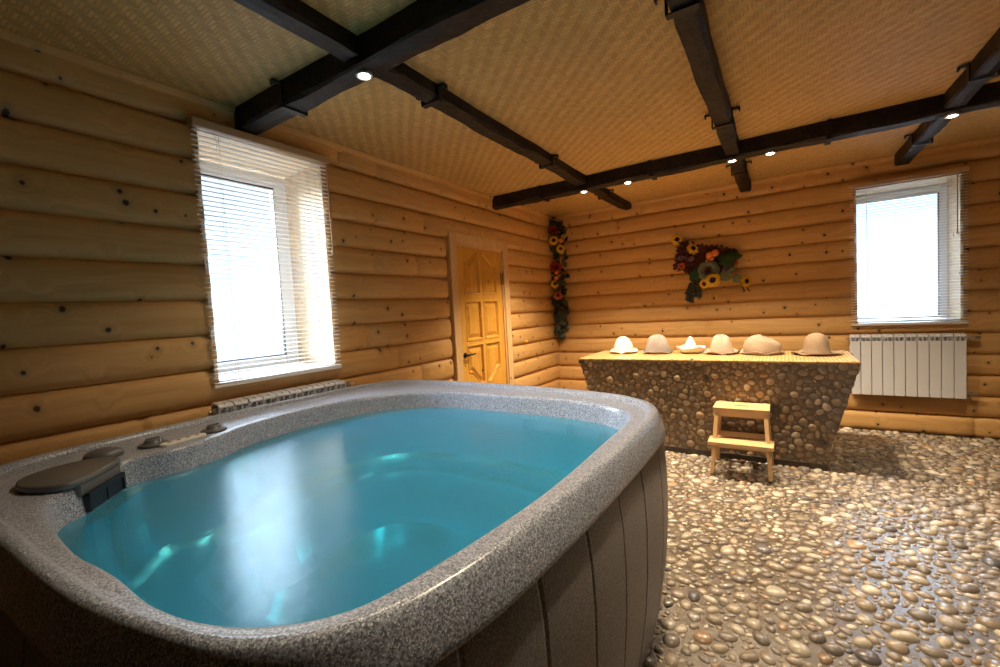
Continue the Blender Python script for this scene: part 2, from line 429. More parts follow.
# ------------------------------------------------------------------ the room shell
H = 2.60; RX = 4.95; RY = -6.70
LH = 0.188
def log_wall(name, axis, s0, s1, off, openings, joints, mat):
    """half-round logs: 'Y' the left wall x=0 facing +x, 'X' the back wall y=0 facing -y"""
    V, F = [], []
    def pt(s, d, z): return (d, s, z) if axis == 'Y' else (s, -d, z)
    k0 = math.floor((0-off)/LH)
    for kx in range(k0, int(H/LH)+2):
        za, zb = off+kx*LH, off+(kx+1)*LH
        zlo, zhi = max(za, -0.02), min(zb, H+0.02)
        if zhi-zlo < 0.004: continue
        cuts = sorted({s0, s1, *[o[0] for o in openings], *[o[1] for o in openings]})
        rj = random.Random(kx*13+(5 if axis == 'Y' else 9))
        for sa, sb in zip(cuts, cuts[1:]):
            mid = (sa+sb)/2; pieces = [(zlo, zhi)]; 
            for o in openings:
                if o[0] <= mid <= o[1]:
                    pieces = [q for (p0, p1) in pieces for q in ((p0, min(p1, o[2])), (max(p0, o[3]), p1)) if q[1]-q[0] > 0.003]
            def capped(s_, zm):
                return any(abs(s_-e) < 1e-6 and o[2] < zm < o[3] and o[4] for o in openings for e in (o[0], o[1]))
            for (p0, p1) in pieces:
                zm = (p0+p1)/2
                ca, cb = capped(sa, zm), capped(sb, zm)
                js = [j for j in joints.get(kx, []) if sa+0.05 < j < sb-0.05]
                st = set(np.linspace(sa, sb, max(2, int((sb-sa)/0.3)+1)))
                for e, on, sg in ((sa, ca, 1), (sb, cb, -1)):
                    if on: st.update(e+sg*q for q in (0.004, 0.012, 0.024, 0.04, 0.06))
                for j in js: st.update((j-0.03, j-0.012, j-0.004, j, j+0.004, j+0.012, j+0.03))
                st = sorted(q for q in st if sa-1e-9 <= q <= sb+1e-9)
                nz = 11; zs = np.linspace(p0, p1, nz); base = len(V)
                for s in st:
                    fe = 1.0
                    for e, on in ((sa, ca), (sb, cb)):
                        if on:
                            q = min(1, abs(s-e)/0.06); fe = min(fe, math.sqrt(max(0, 1-(1-q)**2)))
                    dj = 0.0
                    for j in js:
                        q = abs(s-j)
                        if q < 0.03: dj = max(dj, 0.016*(1-q/0.03)**0.5)
                    for z in zs:
                        t = (z-(za+zb)/2)/(LH/2)
                        d = -0.016+0.044*math.sqrt(max(0, 1-min(1, abs(t))**3.0))
                        d = -0.05+(d+0.05)*(0.15+0.85*fe)-dj
                        V.append(pt(s, d, z))
                for i in range(len(st)-1):
                    for q in range(nz-1):
                        a = base+i*nz+q; F.append((a, a+nz, a+nz+1, a+1))
    o = npobj(name, V, F, mat, smooth=True, kind='structure')
    return o
WL = (-4.35, -3.61, 1.055, 2.42)      # left window opening  (s0, s1, z0, z1)
WB = (3.245, 3.955, 1.055, 2.34)      # back window opening
DR = (-2.295, -1.265, -0.1, 2.12)       # door opening
log_wall('wall_left', 'Y', -6.8, 0.05, 0.012, [(*WL, False), (*DR, True)],
         {9: [-3.20, -2.72], 11: [-3.15, -2.6], 13: [-3.1, -3.45, -1.75, -2.35, -0.6], 3: [-2.9], 6: [-3.3], 2: [-3.4], 5: [-3.0], 4: [-2.75, -4.7]}, M_logL)
log_wall('wall_back', 'X', -0.05, 5.0, 0.0, [(*WB, False)], {0: [4.05], 2: [4.3], 13: [1.2, 2.05, 3.35], 5: [1.9], 12: [0.9]}, M_logB)
bm = bmesh.new(); box(bm, (-0.5, RY-0.1, -0.05), (RX+0.1, RY, H+0.1)); obj('wall_rear', bm, M_darkpine, kind='structure')
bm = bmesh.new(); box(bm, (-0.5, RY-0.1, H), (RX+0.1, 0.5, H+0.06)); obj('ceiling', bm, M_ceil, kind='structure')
# pine cover strips where walls meet the ceiling
def strip(name, a, b, mat, out):
    bm = bmesh.new(); a, b = Vector(a), Vector(b)
    prof = [(0.0, 0.0), (0.036, 0.0), (0.036, -0.010), (0.028, -0.024), (0.020, -0.034), (0.016, -0.050), (0.0, -0.050)]
    out = Vector(out); rings = [[bm.verts.new(p+out*q[0]+Vector((0, 0, q[1]))) for q in prof] for p in (a, b)]
    for j in range(len(prof)): bm.faces.new((rings[0][j], rings[0][(j+1) % 7], rings[1][(j+1) % 7], rings[1][j]))
    obj(name, bm, mat, kind='structure')
strip('trim_1', (0.01, -6.7, H), (0.01, -0.02, H), M_pineY, (1, 0, 0))
strip('trim_2', (0.0, -0.01, H), (RX, -0.01, H), M_pineX, (0, -1, 0))

# ------------------------------------------------------------------ pebbles
def pack(w, h, sizes, rng, tries, mask=None):
    """ellipses (u, v, a, b, angle) packed in a w x h rectangle, large ones first"""
    cell = 0.09; grid = {}; out = []
    for (amax, amin, n) in sizes:
        U = rng.random((n, 5))
        for u_, v_, s_, r_, t_ in U:
            u, v = u_*w, v_*h
            a = amin+(amax-amin)*s_*s_; b = a*(0.56+0.4*r_); th = t_*PI
            if mask is not None and not mask(u, v): continue
            gi, gj = int(u/cell), int(v/cell); ok = True
            for i in (gi-1, gi, gi+1):
                for j in (gj-1, gj, gj+1):
                    for (u2, v2, a2, b2, t2) in grid.get((i, j), ()):
                        dx, dy = u-u2, v-v2; d2 = dx*dx+dy*dy
                        if d2 > (a+a2)**2: continue
                        ph = math.atan2(dy, dx)
                        c1, s1 = math.cos(ph-th), math.sin(ph-th); c2, s2 = math.cos(ph-t2), math.sin(ph-t2)
                        ra = a*b/math.sqrt((b*c1)**2+(a*s1)**2); rb = a2*b2/math.sqrt((b2*c2)**2+(a2*s2)**2)
                        if d2 < ((ra+rb)*0.95)**2: ok = False; break
                    if not ok: break
                if not ok: break
            if ok:
                e = (u, v, a, b, th); out.append(e); grid.setdefault((gi, gj), []).append(e)
    return np.array(out)
def pebble_mesh(E, rng, palette, hmul, frame, seg=12, lift=1.0):
    """caps of pebbles; frame(u, v, n) maps arrays to world points"""
    rings = [(1.0, -0.15), (0.97, 0.18), (0.82, 0.60), (0.5, 0.90)]
    n = len(E); ang = np.linspace(0, 2*PI, seg, endpoint=False)
    u, v, a, b, th = E.T
    hgt = np.minimum(b*hmul, 0.016)*(0.75+0.5*rng.random(n))
    k2 = rng.random((n, 2))*2*PI; am = 0.04+0.07*rng.random((n, 2))
    P = []
    wob = 1+am[:, :1]*np.cos(2*ang[None]+k2[:, :1])*0.6+am[:, 1:]*np.cos(3*ang[None]+k2[:, 1:])*0.7
    for r, hh in rings:
        x = a[:, None]*r*np.cos(ang)[None]*wob; y = b[:, None]*r*np.sin(ang)[None]*wob
        c, s = np.cos(th)[:, None], np.sin(th)[:, None]
        P.append(np.stack([u[:, None]+x*c-y*s, v[:, None]+x*s+y*c, np.broadcast_to(hgt[:, None]*hh, x.shape)], -1))
    P = np.concatenate(P, 1)
    P = np.concatenate([P, np.stack([u, v, hgt], -1)[:, None]], 1)      # (n, 4*seg+1, 3)
    m = P.shape[1]; f = []
    tpl4 = [(r*seg+j, r*seg+(j+1) % seg, (r+1)*seg+(j+1) % seg, (r+1)*seg+j) for r in range(len(rings)-1) for j in range(seg)]
    tpl3 = [((len(rings)-1)*seg+j, (len(rings)-1)*seg+(j+1) % seg, m-1) for j in range(seg)]
    offs = (np.arange(n)*m)[:, None, None]
    F = (np.array(tpl4)[None]+offs).reshape(-1, 4).tolist()+(np.array(tpl3)[None]+offs).reshape(-1, 3).tolist()
    pal = np.array(palette); w = pal[:, 3]/pal[:, 3].sum()
    ci = rng.choice(len(pal), n, p=w); col = pal[ci, :3]*(0.78+0.44*rng.random((n, 1)))*lift
    V = frame(P[..., 0].ravel(), P[..., 1].ravel(), P[..., 2].ravel())
    return V, F, np.repeat(np.clip(col, 0, 1), m, axis=0)
PALF = [(0.46, 0.38, 0.29, 4), (0.36, 0.295, 0.225, 4), (0.60, 0.53, 0.42, 3), (0.30, 0.26, 0.225, 3), (0.25, 0.22, 0.20, 2), (0.72, 0.66, 0.55, 1.6),
        (0.48, 0.31, 0.18, 0.7), (0.13, 0.13, 0.16, 0.5), (0.40, 0.36, 0.33, 2)]
rng = np.random.default_rng(3)
CX0, CX1, CY0, CY1 = 0.90, 3.10, -1.42, -0.65       # the stone table's top
def fmask(u, v):
    x, y = u, v-5.75
    if x < 2.07 and y < -3.42: return False
    if 1.14 < x < 2.86 and -1.40 < y < -0.70: return False
    return True
E = pack(4.93, 5.72, [(0.050, 0.034, 4000), (0.036, 0.022, 24000), (0.024, 0.014, 38000), (0.015, 0.009, 42000)], rng, 0, fmask)
V, F, T = pebble_mesh(E, rng, PALF, 0.52, lambda u, v, n: np.stack([u, v-5.75, n], -1), lift=0.95)
nb = len(V)
gx, gy = np.linspace(-0.5, RX+0.1, 40), np.linspace(RY-0.1, 0.5, 50)
B = np.array([(x, y, 0.0) for x in gx for y in gy]); V = np.concatenate([V, B]); nF = len(F)
F += [(nb+i*50+j, nb+(i+1)*50+j, nb+(i+1)*50+j+1, nb+i*50+j+1) for i in range(39) for j in range(49)]
T = np.concatenate([T, np.full((len(B), 3), 0.2)])
npobj('floor', V, F, [M_stoneF, M_mortF], kind='structure', tone=T, mi=[0]*nF+[1]*(len(F)-nF))

# ------------------------------------------------------------------ windows
def window(name, axis, op, depth, ext, hinge_side):
    """deep log-wall window: planked reveal (top level structure) > frame, sash, glass, sill, handle"""
    s0, s1, z0, z1 = op
    def P(s, d, z): return (d, s, z) if axis == 'Y' else (s, -d, z) if axis == 'X' else (RX-d, s, z)
    def bx(bm, s_a, s_b, d_a, d_b, z_a, z_b, bev=0.0):
        p, q = P(s_a, d_a, z_a), P(s_b, d_b, z_b)
        box(bm, [min(a, b) for a, b in zip(p, q)], [max(a, b) for a, b in zip(p, q)], bev)
    bm = bmesh.new(); T = 0.02
    n = 6
    for i in range(n):                                           # planks run round the reveal with open joints
        da, db = 0.025-(depth+0.025)*i/n, 0.025-(depth+0.025)*(i+1)/n+0.003
        for (a0, a1, b0, b1) in ((s0-T, s0, z0-T, z1+T), (s1, s1+T, z0-T, z1+T), (s0, s1, z1, z1+T), (s0, s1, z0-T, z0)):
            bx(bm, a0, a1, da, db, b0, b1, 0.002)
    root = obj(name, bm, M_reveal, kind='structure')
    S0, S1, Z0, Z1 = s0, s1, z0, z1
    s0, s1, z0, z1 = s0-ext[0], s1+ext[1], z0-ext[2], z1+ext[3]
    d0, d1 = -depth-.001, -depth-0.06; fw = 0.055
    bm = bmesh.new()
    bx(bm, s0, s0+fw, d0, d1, z0, z1, .004); bx(bm, s1-fw, s1, d0, d1, z0, z1, .004)
    bx(bm, s0+fw, s1-fw, d0, d1, z1-fw, z1, .004); bx(bm, s0+fw, s1-fw, d0, d1, z0, z0+fw, .004)
    fr = obj('window_frame', bm, M_pvc, root)
    a, b, c, d = s0+fw-0.012, s1-fw+0.012, z0+fw-0.012, z1-fw+0.012; sw = 0.065
    bm = bmesh.new()
    for q in ((a, a+sw, c, d), (b-sw, b, c, d), (a+sw, b-sw, d-sw, d), (a+sw, b-sw, c, c+sw)): bx(bm, q[0], q[1], d0+0.012, d0-0.045, q[2], q[3], .005)
    sash = obj('sash', bm, M_pvc, root)
    bm = bmesh.new(); g = 0.006
    for q in ((a+sw, a+sw+g, c+sw, d-sw), (b-sw-g, b-sw, c+sw, d-sw), (a+sw+g, b-sw-g, d-sw-g, d-sw), (a+sw+g, b-sw-g, c+sw, c+sw+g)): bx(bm, q[0], q[1], d0+0.013, d0-0.02, q[2], q[3])
    obj('gasket', bm, M_black, sash)
    bm = bmesh.new(); bx(bm, a+sw, b-sw, d0-0.022, d0-0.028, c+sw, d-sw); obj('glass', bm, M_glass, sash)
    hx = a+sw/2 if hinge_side > 0 else b-sw/2
    bm = bmesh.new(); bx(bm, hx-.014, hx+.014, d0+.012, d0+.022, (z0+z1)/2-.035, (z0+z1)/2+.035, .004); bx(bm, hx-.01, hx+.01, d0+.022, d0+.045, (z0+z1)/2-.012, (z0+z1)/2+.012, .003)
    bx(bm, hx-.011, hx+.011, d0+.040, d0+.055, (z0+z1)/2-.115, (z0+z1)/2+.012, .004); obj('window_handle', bm, M_pvc, root)
    bm = bmesh.new(); bx(bm, S0, S1, d0+0.002, 0.03, Z0, Z0+0.018, .004); obj('window_sill', bm, M_pvc, root)
    return root
window('window_1', 'Y', WL, 0.40, (.03, .012, .02, .012), 1)
window('window_2', 'X', WB, 0.33, (.115, .05, .075, .03), 1)
WR = (-4.25, -3.65, 1.05, 2.40)
# the wall's full thickness behind the logs, round each window
def outer(name, axis, op, depth):
    s0, s1, z0, z1 = op; bm = bmesh.new(); L0, L1 = (-6.8, 0.6) if axis != 'X' else (-0.6, 5.5)
    for (a, b, c, d) in ((L0, s0-0.02, -0.05, 2.66), (s1+0.02, L1, -0.05, 2.66), (s0-0.02, s1+0.02, z1+0.02, 2.66), (s0-0.02, s1+0.02, -0.05, z0-0.02)):
        if axis == 'Y': box(bm, (-depth, a, c), (-0.12, b, d))
        elif axis == 'X': box(bm, (a, 0.12, c), (b, depth, d))
        else: box(bm, (RX, a, c), (RX+depth, b, d))
    obj(name, bm, M_pineX if axis == 'X' else M_pineY if axis == 'Y' else M_darkpine, kind='structure')
outer('wall_outer_left', 'Y', WL, 0.40); outer('wall_outer_back', 'X', WB, 0.33); outer('wall_right', 'R', (-4, -3.9, 1.2, 1.21), 0.12)

# ------------------------------------------------------------------ blinds
def blind(label, axis, s0, s1, ztop, zbot, proud, wand_s, wand_len):
    def P(s, d, z): return (d, s, z) if axis == 'Y' else (s, -d, z)
    def bx(bm, s_a, s_b, d_a, d_b, z_a, z_b, bev=0.0):
        p, q = P(s_a, d_a, z_a), P(s_b, d_b, z_b)
        box(bm, [min(a, b) for a, b in zip(p, q)], [max(a, b) for a, b in zip(p, q)], bev)
    r = thing('window_blind', label, 'blind', P((s0+s1)/2, 0.0, zbot))
    bm = bmesh.new(); bx(bm, s0, s1, 0.028, 0.082, ztop-0.042, ztop, 0.003); obj('headrail', bm, M_rail, r)
    bm = bmesh.new(); z = ztop-0.058; n = int((ztop-0.058-zbot-0.02)/0.0255); c = proud
    for i in range(n+1):
        zz = ztop-0.058-i*(ztop-0.058-zbot-0.025)/n
        q = [P(s0+.006, c-0.0125, zz+0.0012), P(s1-.006, c-0.0125, zz+0.0012), P(s0+.006, c, zz+0.0030), P(s1-.006, c, zz+0.0030), P(s0+.006, c+0.0125, zz), P(s1-.006, c+0.0125, zz)]
        top = [bm.verts.new(v) for v in q]; bot = [bm.verts.new((v[0], v[1], v[2]-0.0022)) for v in q]
        for t, f in ((top, 1), (bot, -1)):
            for w in ((0, 1, 3, 2), (2, 3, 5, 4)): bm.faces.new([t[i2] for i2 in (w if f > 0 else w[::-1])])
        for a, b in ((0, 1), (1, 3), (3, 5), (5, 4), (4, 2), (2, 0)): bm.faces.new((top[a], bot[a], bot[b], top[b]))
    bmesh.ops.recalc_face_normals(bm, faces=bm.faces)
    obj('slats', bm, M_slat, r)
    bm = bmesh.new(); bx(bm, s0+.004, s1-.004, c-0.014, c+0.014, zbot, zbot+0.016, 0.003); obj('bottom_rail', bm, M_slat, r)
    for f in (0.16, 0.84):
        bm = bmesh.new()
        for dd in (-0.0135, 0.0135): 
            s = s0+(s1-s0)*f; tube(bm, [P(s, c+dd, zbot+.008), P(s, c+dd, ztop-0.03)], 0.0011, 5)
        obj('ladder_cord', bm, M_cord, r)
    bm = bmesh.new(); tube(bm, [P(wand_s, proud+.026, ztop-0.05), P(wand_s, proud+.028, ztop-0.05-wand_len)], 0.0045, 8)
    tube(bm, [P(wand_s, proud+.028, ztop-0.05-wand_len), P(wand_s, proud+.028, ztop-0.09-wand_len)], [0.006, 0.009], 8)
    obj('tilt_wand', bm, M_rail, r)
blind('pale wooden slat blind over the window beside the hot tub', 'Y', -4.395, -3.580, 2.465, 1.04, 0.052, -3.60, 0.56)
blind('pale wooden slat blind over the window above the front-facing white radiator', 'X', 3.188, 4.002, 2.39, 1.03, 0.052, 3.925, 0.48)

# ------------------------------------------------------------------ door
droot = bpy.data.objects.new('door_1', None); COL.objects.link(droot); droot.location = (0, -1.78, 0)
droot['kind'] = 'structure'; droot['label'] = 'honey coloured six panel pine door in a log wall'
bm = bmesh.new()
cw = 0.10
for (a, b, z0, z1) in ((DR[0], DR[0]+cw, 0.0, 2.14), (DR[1]-cw, DR[1], 0.0, 2.14), (DR[0]+cw, DR[1]-cw, 2.04, 2.14)):
    box(bm, (-0.05, a, z0), (0.038, b, z1), 0.004)
for (a, b, z0, z1) in ((DR[0]+cw, DR[0]+cw+.02, 0, 2.04), (DR[1]-cw-.02, DR[1]-cw, 0, 2.04), (DR[0]+cw+.02, DR[1]-cw-.02, 2.02, 2.04)): box(bm, (-0.06, a, z0), (0.022, b, z1), .002)
obj('door_frame', bm, M_pineZ, droot)
y0, y1, zt = DR[0]+cw+0.021, DR[1]-cw-0.021, 2.018
w = y1-y0; NY, NZ = 150, 340
yy = np.linspace(0, w, NY); zz = np.linspace(0.01, zt, NZ); Yg, Zg = np.meshgrid(yy, zz, indexing='ij')
def sm(t): t = np.clip(t, 0, 1); return t*t*(3-2*t)
st, mu = 0.115, 0.075
hgt = np.zeros_like(Yg)
pw = (w-2*st-mu)/2
for side in (0, 1):
    a = st if side == 0 else st+pw+mu; b = a+pw
    tt = (Yg-a)/pw if side == 0 else (b-Yg)/pw               # 0 at the outer edge, 1 at the door's middle
    for (zb, ztp, cu, cd) in ((1.57, 1.855, 0.115, 0), (1.105, 1.475, 0, 0), (0.40, 1.03, 0, 0.0)):
        up = ztp+cu*sm((tt-0.15)/0.85) if cu else np.full_like(Yg, ztp)
        lo = np.full_like(Yg, zb)
        if zb < 0.5: lo = 0.785-0.14*sm((tt-0.1)/0.8)
        d = np.minimum(np.minimum(Yg-a, b-Yg), np.minimum(up-Zg, Zg-lo)*0.85)
        prof = np.interp(d, [-0.02, -0.0155, -0.006, 0.0, 0.004, 0.009, 0.014, 0.042, 0.046], [0, 0.006, 0.008, 0.0, -0.016, -0.020, -0.018, -0.003, -0.001])
        hgt = np.where(d > -0.02, prof, hgt)
V = np.stack([0.008+hgt, y0+Yg, Zg], -1).reshape(-1, 3); F = [(i*NZ+j, (i+1)*NZ+j, (i+1)*NZ+j+1, i*NZ+j+1) for i in range(NY-1) for j in range(NZ-1)]
nv = len(V)
V = np.concatenate([V, [(-0.035, y0, 0.01), (-0.035, y1, 0.01), (-0.035, y1, zt), (-0.035, y0, zt)]])
F += [(nv, nv+3, nv+2, nv+1), (0, NZ-1, nv+3, nv), (nv+1, nv+2, NY*NZ-1, (NY-1)*NZ)]
leaf = npobj('door_leaf', V, F, M_door, droot, smooth=False)
bm = bmesh.new(); hy = y0+0.055; hz = 0.955
lathe(bm, [(0.027, 0.0), (0.027, 0.006), (0.020, 0.011), (0.010, 0.013), (0.010, 0.05)], (0.008, hy, hz), 20, 'X')
tube(bm, [(0.055, hy-.004, hz), (0.056, hy+.03, hz+.004), (0.054, hy+.07, hz+.002), (0.052, hy+.115, hz+.005)], [0.010, 0.009, 0.008, 0.007], 10)
obj('door_handle', bm, M_black, leaf)
bm = bmesh.new(); box(bm, (0.008, y0+.003, 0.90), (0.010, y0+.016, 1.01), .0005); obj('lock_plate', bm, M_black, leaf)
bm = bmesh.new(); lathe(bm, [(0.012, 0), (0.012, 0.004), (0.006, 0.006)], (0.008, hy, hz-.10), 14, 'X'); obj('keyhole_cover', bm, M_btn, leaf)
for z in (1.66, 0.35):
    bm = bmesh.new(); tube(bm, [(0.016, y1+.012, z), (0.016, y1+.012, z+.13)], 0.009, 10); box(bm, (0.008, y1-.012, z), (0.011, y1+.012, z+.13)); obj('hinge', bm, M_black, droot)

# ------------------------------------------------------------------ ceiling beams and spotlights
def rough_beam(lo, hi, axis, seed):
    """hand-hewn box: long grid with wandering edges"""
    rg = random.Random(seed); bm = bmesh.new(); L0, L1 = (lo[0], hi[0]) if axis == 'X' else (lo[1], hi[1])
    n = int((L1-L0)/0.07); ph = [rg.random()*6.28 for _ in range(16)]
    W0, W1 = (lo[1], hi[1]) if axis == 'X' else (lo[0], hi[0]); rings = []
    for i in range(n+1):
        s = L0+(L1-L0)*i/n
        def wv(k, a): return a*(math.sin(s*5.1+ph[k])+0.6*math.sin(s*13+ph[k+1])+rg.uniform(-.45, .45))
        e = 0.018; zb = lo[2]
        sec = [(W0+wv(0, .003), hi[2]), (W0+wv(0, .004), zb+e+wv(2, .003)), (W0+e*.6+wv(4, .004), zb+.004+wv(6, .004)),
               ((W0+W1)/2, zb+wv(8, .003)), (W1-e*.6+wv(10, .004), zb+.004+wv(6, .004)), (W1+wv(12, .004), zb+e+wv(2, .003)), (W1+wv(12, .003), hi[2])]
        rings.append([bm.verts.new((s, a, z) if axis == 'X' else (a, s, z)) for a, z in sec])
    for a, b in zip(rings, rings[1:]):
        for j in range(7): bm.faces.new((a[j], a[(j+1) % 7], b[(j+1) % 7], b[j]))
    bm.faces.new(rings[0][::-1]); bm.faces.new(rings[-1]); bmesh.ops.recalc_face_normals(bm, faces=bm.faces)
    return bm
def strap(root, axis, s, w0, w1, zb):
    """iron strap round a beam with two hooked ears"""
    bm = bmesh.new(); t = 0.006; a, b = s-0.018, s+0.018
    def bx(p0, p1, q0, q1, z0, z1):
        if axis == 'X': box(bm, (p0, q0, z0), (p1, q1, z1), .001)
        else: box(bm, (q0, p0, z0), (q1, p1, z1), .001)
    bx(a, b, w0-t-.004, w0-.004, zb-t-.004, H-.004); bx(a, b, w1+.004, w1+t+.004, zb-t-.004, H-.004); bx(a, b, w0-t-.004, w1+t+.004, zb-t-.004, zb-.004)
    for w, sg in ((w0, -1), (w1, 1)):
        e = w+sg*0.006
        bx(a+.004, b-.004, min(e, e+sg*.045), max(e, e+sg*.045), H-.018, H-.010)
        q = e+sg*.045
        bx(a+.004, b-.004, min(q, q-sg*.008), max(q, q-sg*.008), H-.034, H-.010)
    obj('iron_strap', bm, M_iron, root)
ZX, ZY = 2.475, 2.502
beams = [('X', (0.0, -4.15, ZX), (RX, -4.03, H), [0.50, 3.2], 'thick dark hewn beam nearest the camera, starting above the blind by the tub'),
         ('X', (0.0, -1.505, ZX), (RX, -1.375, H), [0.62, 1.69, 2.93, 4.1], 'long dark hewn beam carrying a row of spotlights, in front of the back wall'),
         ('Y', (0.99, -6.7, 2.522), (1.095, -0.03, H), [-3.62, -2.23, -0.86], 'thin dark cross beam ending near the corner garland'),
         ('Y', (2.265, -6.7, ZY), (2.37, -0.03, H), [-3.6, -2.22, -0.88], 'thin dark cross beam ending above the flower picture'),
         ('Y', (3.525, -6.7, ZY), (3.63, -0.03, H), [-3.4, -1.95, -0.70], 'thin dark cross beam ending above the window over the radiator')]
BR = []
for i, (ax, lo, hi, sp, lb) in enumerate(beams):
    o = obj('ceiling_beam', rough_beam(lo, hi, ax, i+11), M_beam); tag(o, lb, 'beam', 'dark ceiling beams'); BR.append(o)
    for s in sp: strap(o, ax, s, *((lo[1], hi[1]) if ax == 'X' else (lo[0], hi[0])), lo[2])
lamps = [(1.05, -4.09, 'spotlight under the beam crossing nearest the camera', 0.35), (1.045, -1.45, 'spotlight under the far beam, at the crossing nearest the corner garland', 1.9), (1.47, -1.45, 'small spotlight under the far beam, second from the garland corner', 0.95),
         (2.31, -1.45, 'spotlight under the far beam, at the crossing above the step stool', 1.25), (2.57, -1.44, 'spotlight under the far beam, just right of the crossing above the step stool', 1.0), (3.575, -1.44, 'spotlight under the far beam, nearest the right window', 0.5),
         (2.31, -4.09, 'spotlight under the near beam, above the edge of the hot tub', 1.05)]
for x, y, lb, e in lamps:
    r = thing('ceiling_spotlight', lb, 'lamp', (x, y, ZX), 'spotlights under the beams')
    bm = bmesh.new(); lathe(bm, [(0.036, 0.0), (0.038, -0.012), (0.034, -0.016), (0.024, -0.012), (0.022, -0.008)], (x, y, ZX+0.004), 24); obj('housing', bm, M_rad, r, True)
    bm = bmesh.new(); lathe(bm, [(0.022, -0.009), (0.016, -0.015), (0.006, -0.017)], (x, y, ZX+0.003), 20); obj('lens', bm, M_bulb, r, True)
    d = bpy.data.lights.new('spot', 'SPOT'); d.energy = SPOT_W*e; d.color = SPOT_COL; d.spot_size = 1.95; d.spot_blend = 0.7; d.shadow_soft_size = 0.035
    o = bpy.data.objects.new('bulb', d); COL.objects.link(o); o.parent = r; o.location = (0, 0, -0.03)

# ------------------------------------------------------------------ radiators
def radiator(label, origin, axis, nsec, group):
    """sectional aluminium radiator; axis 'X': runs +x on the back wall facing -y; 'Y': runs +y on the left wall facing +x"""
    ox, oy, oz = origin
    def P(s, d, z): return (ox+s, oy-d, oz+z) if axis == 'X' else (ox+d, oy+s, oz+z)
    def bx(bm, a, b, bev=0.0):
        p, q = P(*a), P(*b); box(bm, [min(i, j) for i, j in zip(p, q)], [max(i, j) for i, j in zip(p, q)], bev)
    root = thing('radiator', label, 'radiator', P(0.4, 0, 0), group)
    src = None
    for i in range(nsec):
        if src is None:
            bm = bmesh.new()
            bx(bm, (0.0025, 0.082, 0.0), (0.0775, 0.090, 0.515), 0.003)                     # front plate
            bx(bm, (0.036, 0.010, 0.02), (0.044, 0.082, 0.575), 0.001)                     # web
            bx(bm, (0.012, 0.030, 0.02), (0.016, 0.082, 0.54)); bx(bm, (0.064, 0.030, 0.02), (0.068, 0.082, 0.54))
            bx(bm, (0.0025, 0.004, 0.0), (0.0775, 0.010, 0.56), 0.002)
            t = [P(0.004, 0.012, 0.578), P(0.076, 0.012, 0.578), P(0.076, 0.075, 0.570), P(0.004, 0.075, 0.570), P(0.004, 0.088, 0.556), P(0.076, 0.088, 0.556), P(0.076, 0.088, 0.550), P(0.004, 0.088, 0.550)]
            tb = [P(0.004, 0.012, 0.566), P(0.076, 0.012, 0.566), P(0.076, 0.07, 0.560), P(0.004, 0.07, 0.560)]
            v = [bm.verts.new(q) for q in t+tb]
            for f in ((0, 1, 2, 3), (3, 2, 5, 4), (4, 5, 6, 7), (8, 11, 10, 9), (0, 8, 9, 1), (7, 6, 10, 11), (0, 3, 4, 7, 11, 8), (1, 9, 10, 6, 5, 2)): bm.faces.new([v[k] for k in f])
            for q in (0.002, 0.0735):
                bx(bm, (q, 0.074, 0.513), (q+0.0045, 0.088, 0.556))
            bx(bm, (0.037, 0.074, 0.513), (0.043, 0.089, 0.556))
            tube(bm, [P(0, 0.05, 0.535), P(0.08, 0.05, 0.535)], 0.018, 12); tube(bm, [P(0, 0.05, 0.04), P(0.08, 0.05, 0.04)], 0.018, 12)
            bmesh.ops.recalc_face_normals(bm, faces=bm.faces)
            src = obj('radiator_section', bm, M_rad, root)
        else:
            c = src.copy(); COL.objects.link(c); c.parent = root
            c.location = (0.08*i, 0, 0) if axis == 'X' else (0, 0.08*i, 0)
    L = 0.08*nsec
    for z, far in ((0.535, True), (0.04, True)):
        bm = bmesh.new(); tube(bm, [P(L, 0.05, z), P(L+0.03, 0.05, z)], 0.014, 12); tube(bm, [P(L+0.03, 0.05, z), P(L+0.045, 0.05, z)], 0.019, 6); tube(bm, [P(L+0.037, 0.05, z), P(L+0.037, 0.006, z)], 0.010, 10)
        if z > 0.3: tube(bm, [P(L+0.045, 0.05, z), P(L+0.055, 0.05, z), P(L+0.09, 0.05, z)], [0.017, 0.020, 0.016], 14)
        else: tube(bm, [P(L+0.045, 0.05, z), P(L+0.075, 0.05, z)], [0.014, 0.012], 12)
        obj('valve', bm, M_chrome, root)
    for z in (0.535,):
        bm = bmesh.new(); tube(bm, [P(0, 0.05, z), P(-0.018, 0.05, z)], 0.017, 6); tube(bm, [P(-0.018, 0.05, z), P(-0.03, 0.05, z)], [0.009, 0.007], 10); obj('bleed_valve', bm, M_chrome, root)
    for s in (0.16, L-0.16):
        bm = bmesh.new(); bx(bm, (s-.008, 0.001, 0.50), (s+.008, 0.02, 0.515), .001); obj('wall_bracket', bm, M_iron, root)
radiator('white ten section radiator under the window right of the stone table', (3.172, -0.036, 0.370), 'X', 10, 'white sectional radiators')
radiator('white radiator behind the hot tub, only its top grille showing', (0.036, -4.41, 0.388), 'Y', 10, 'white sectional radiators')

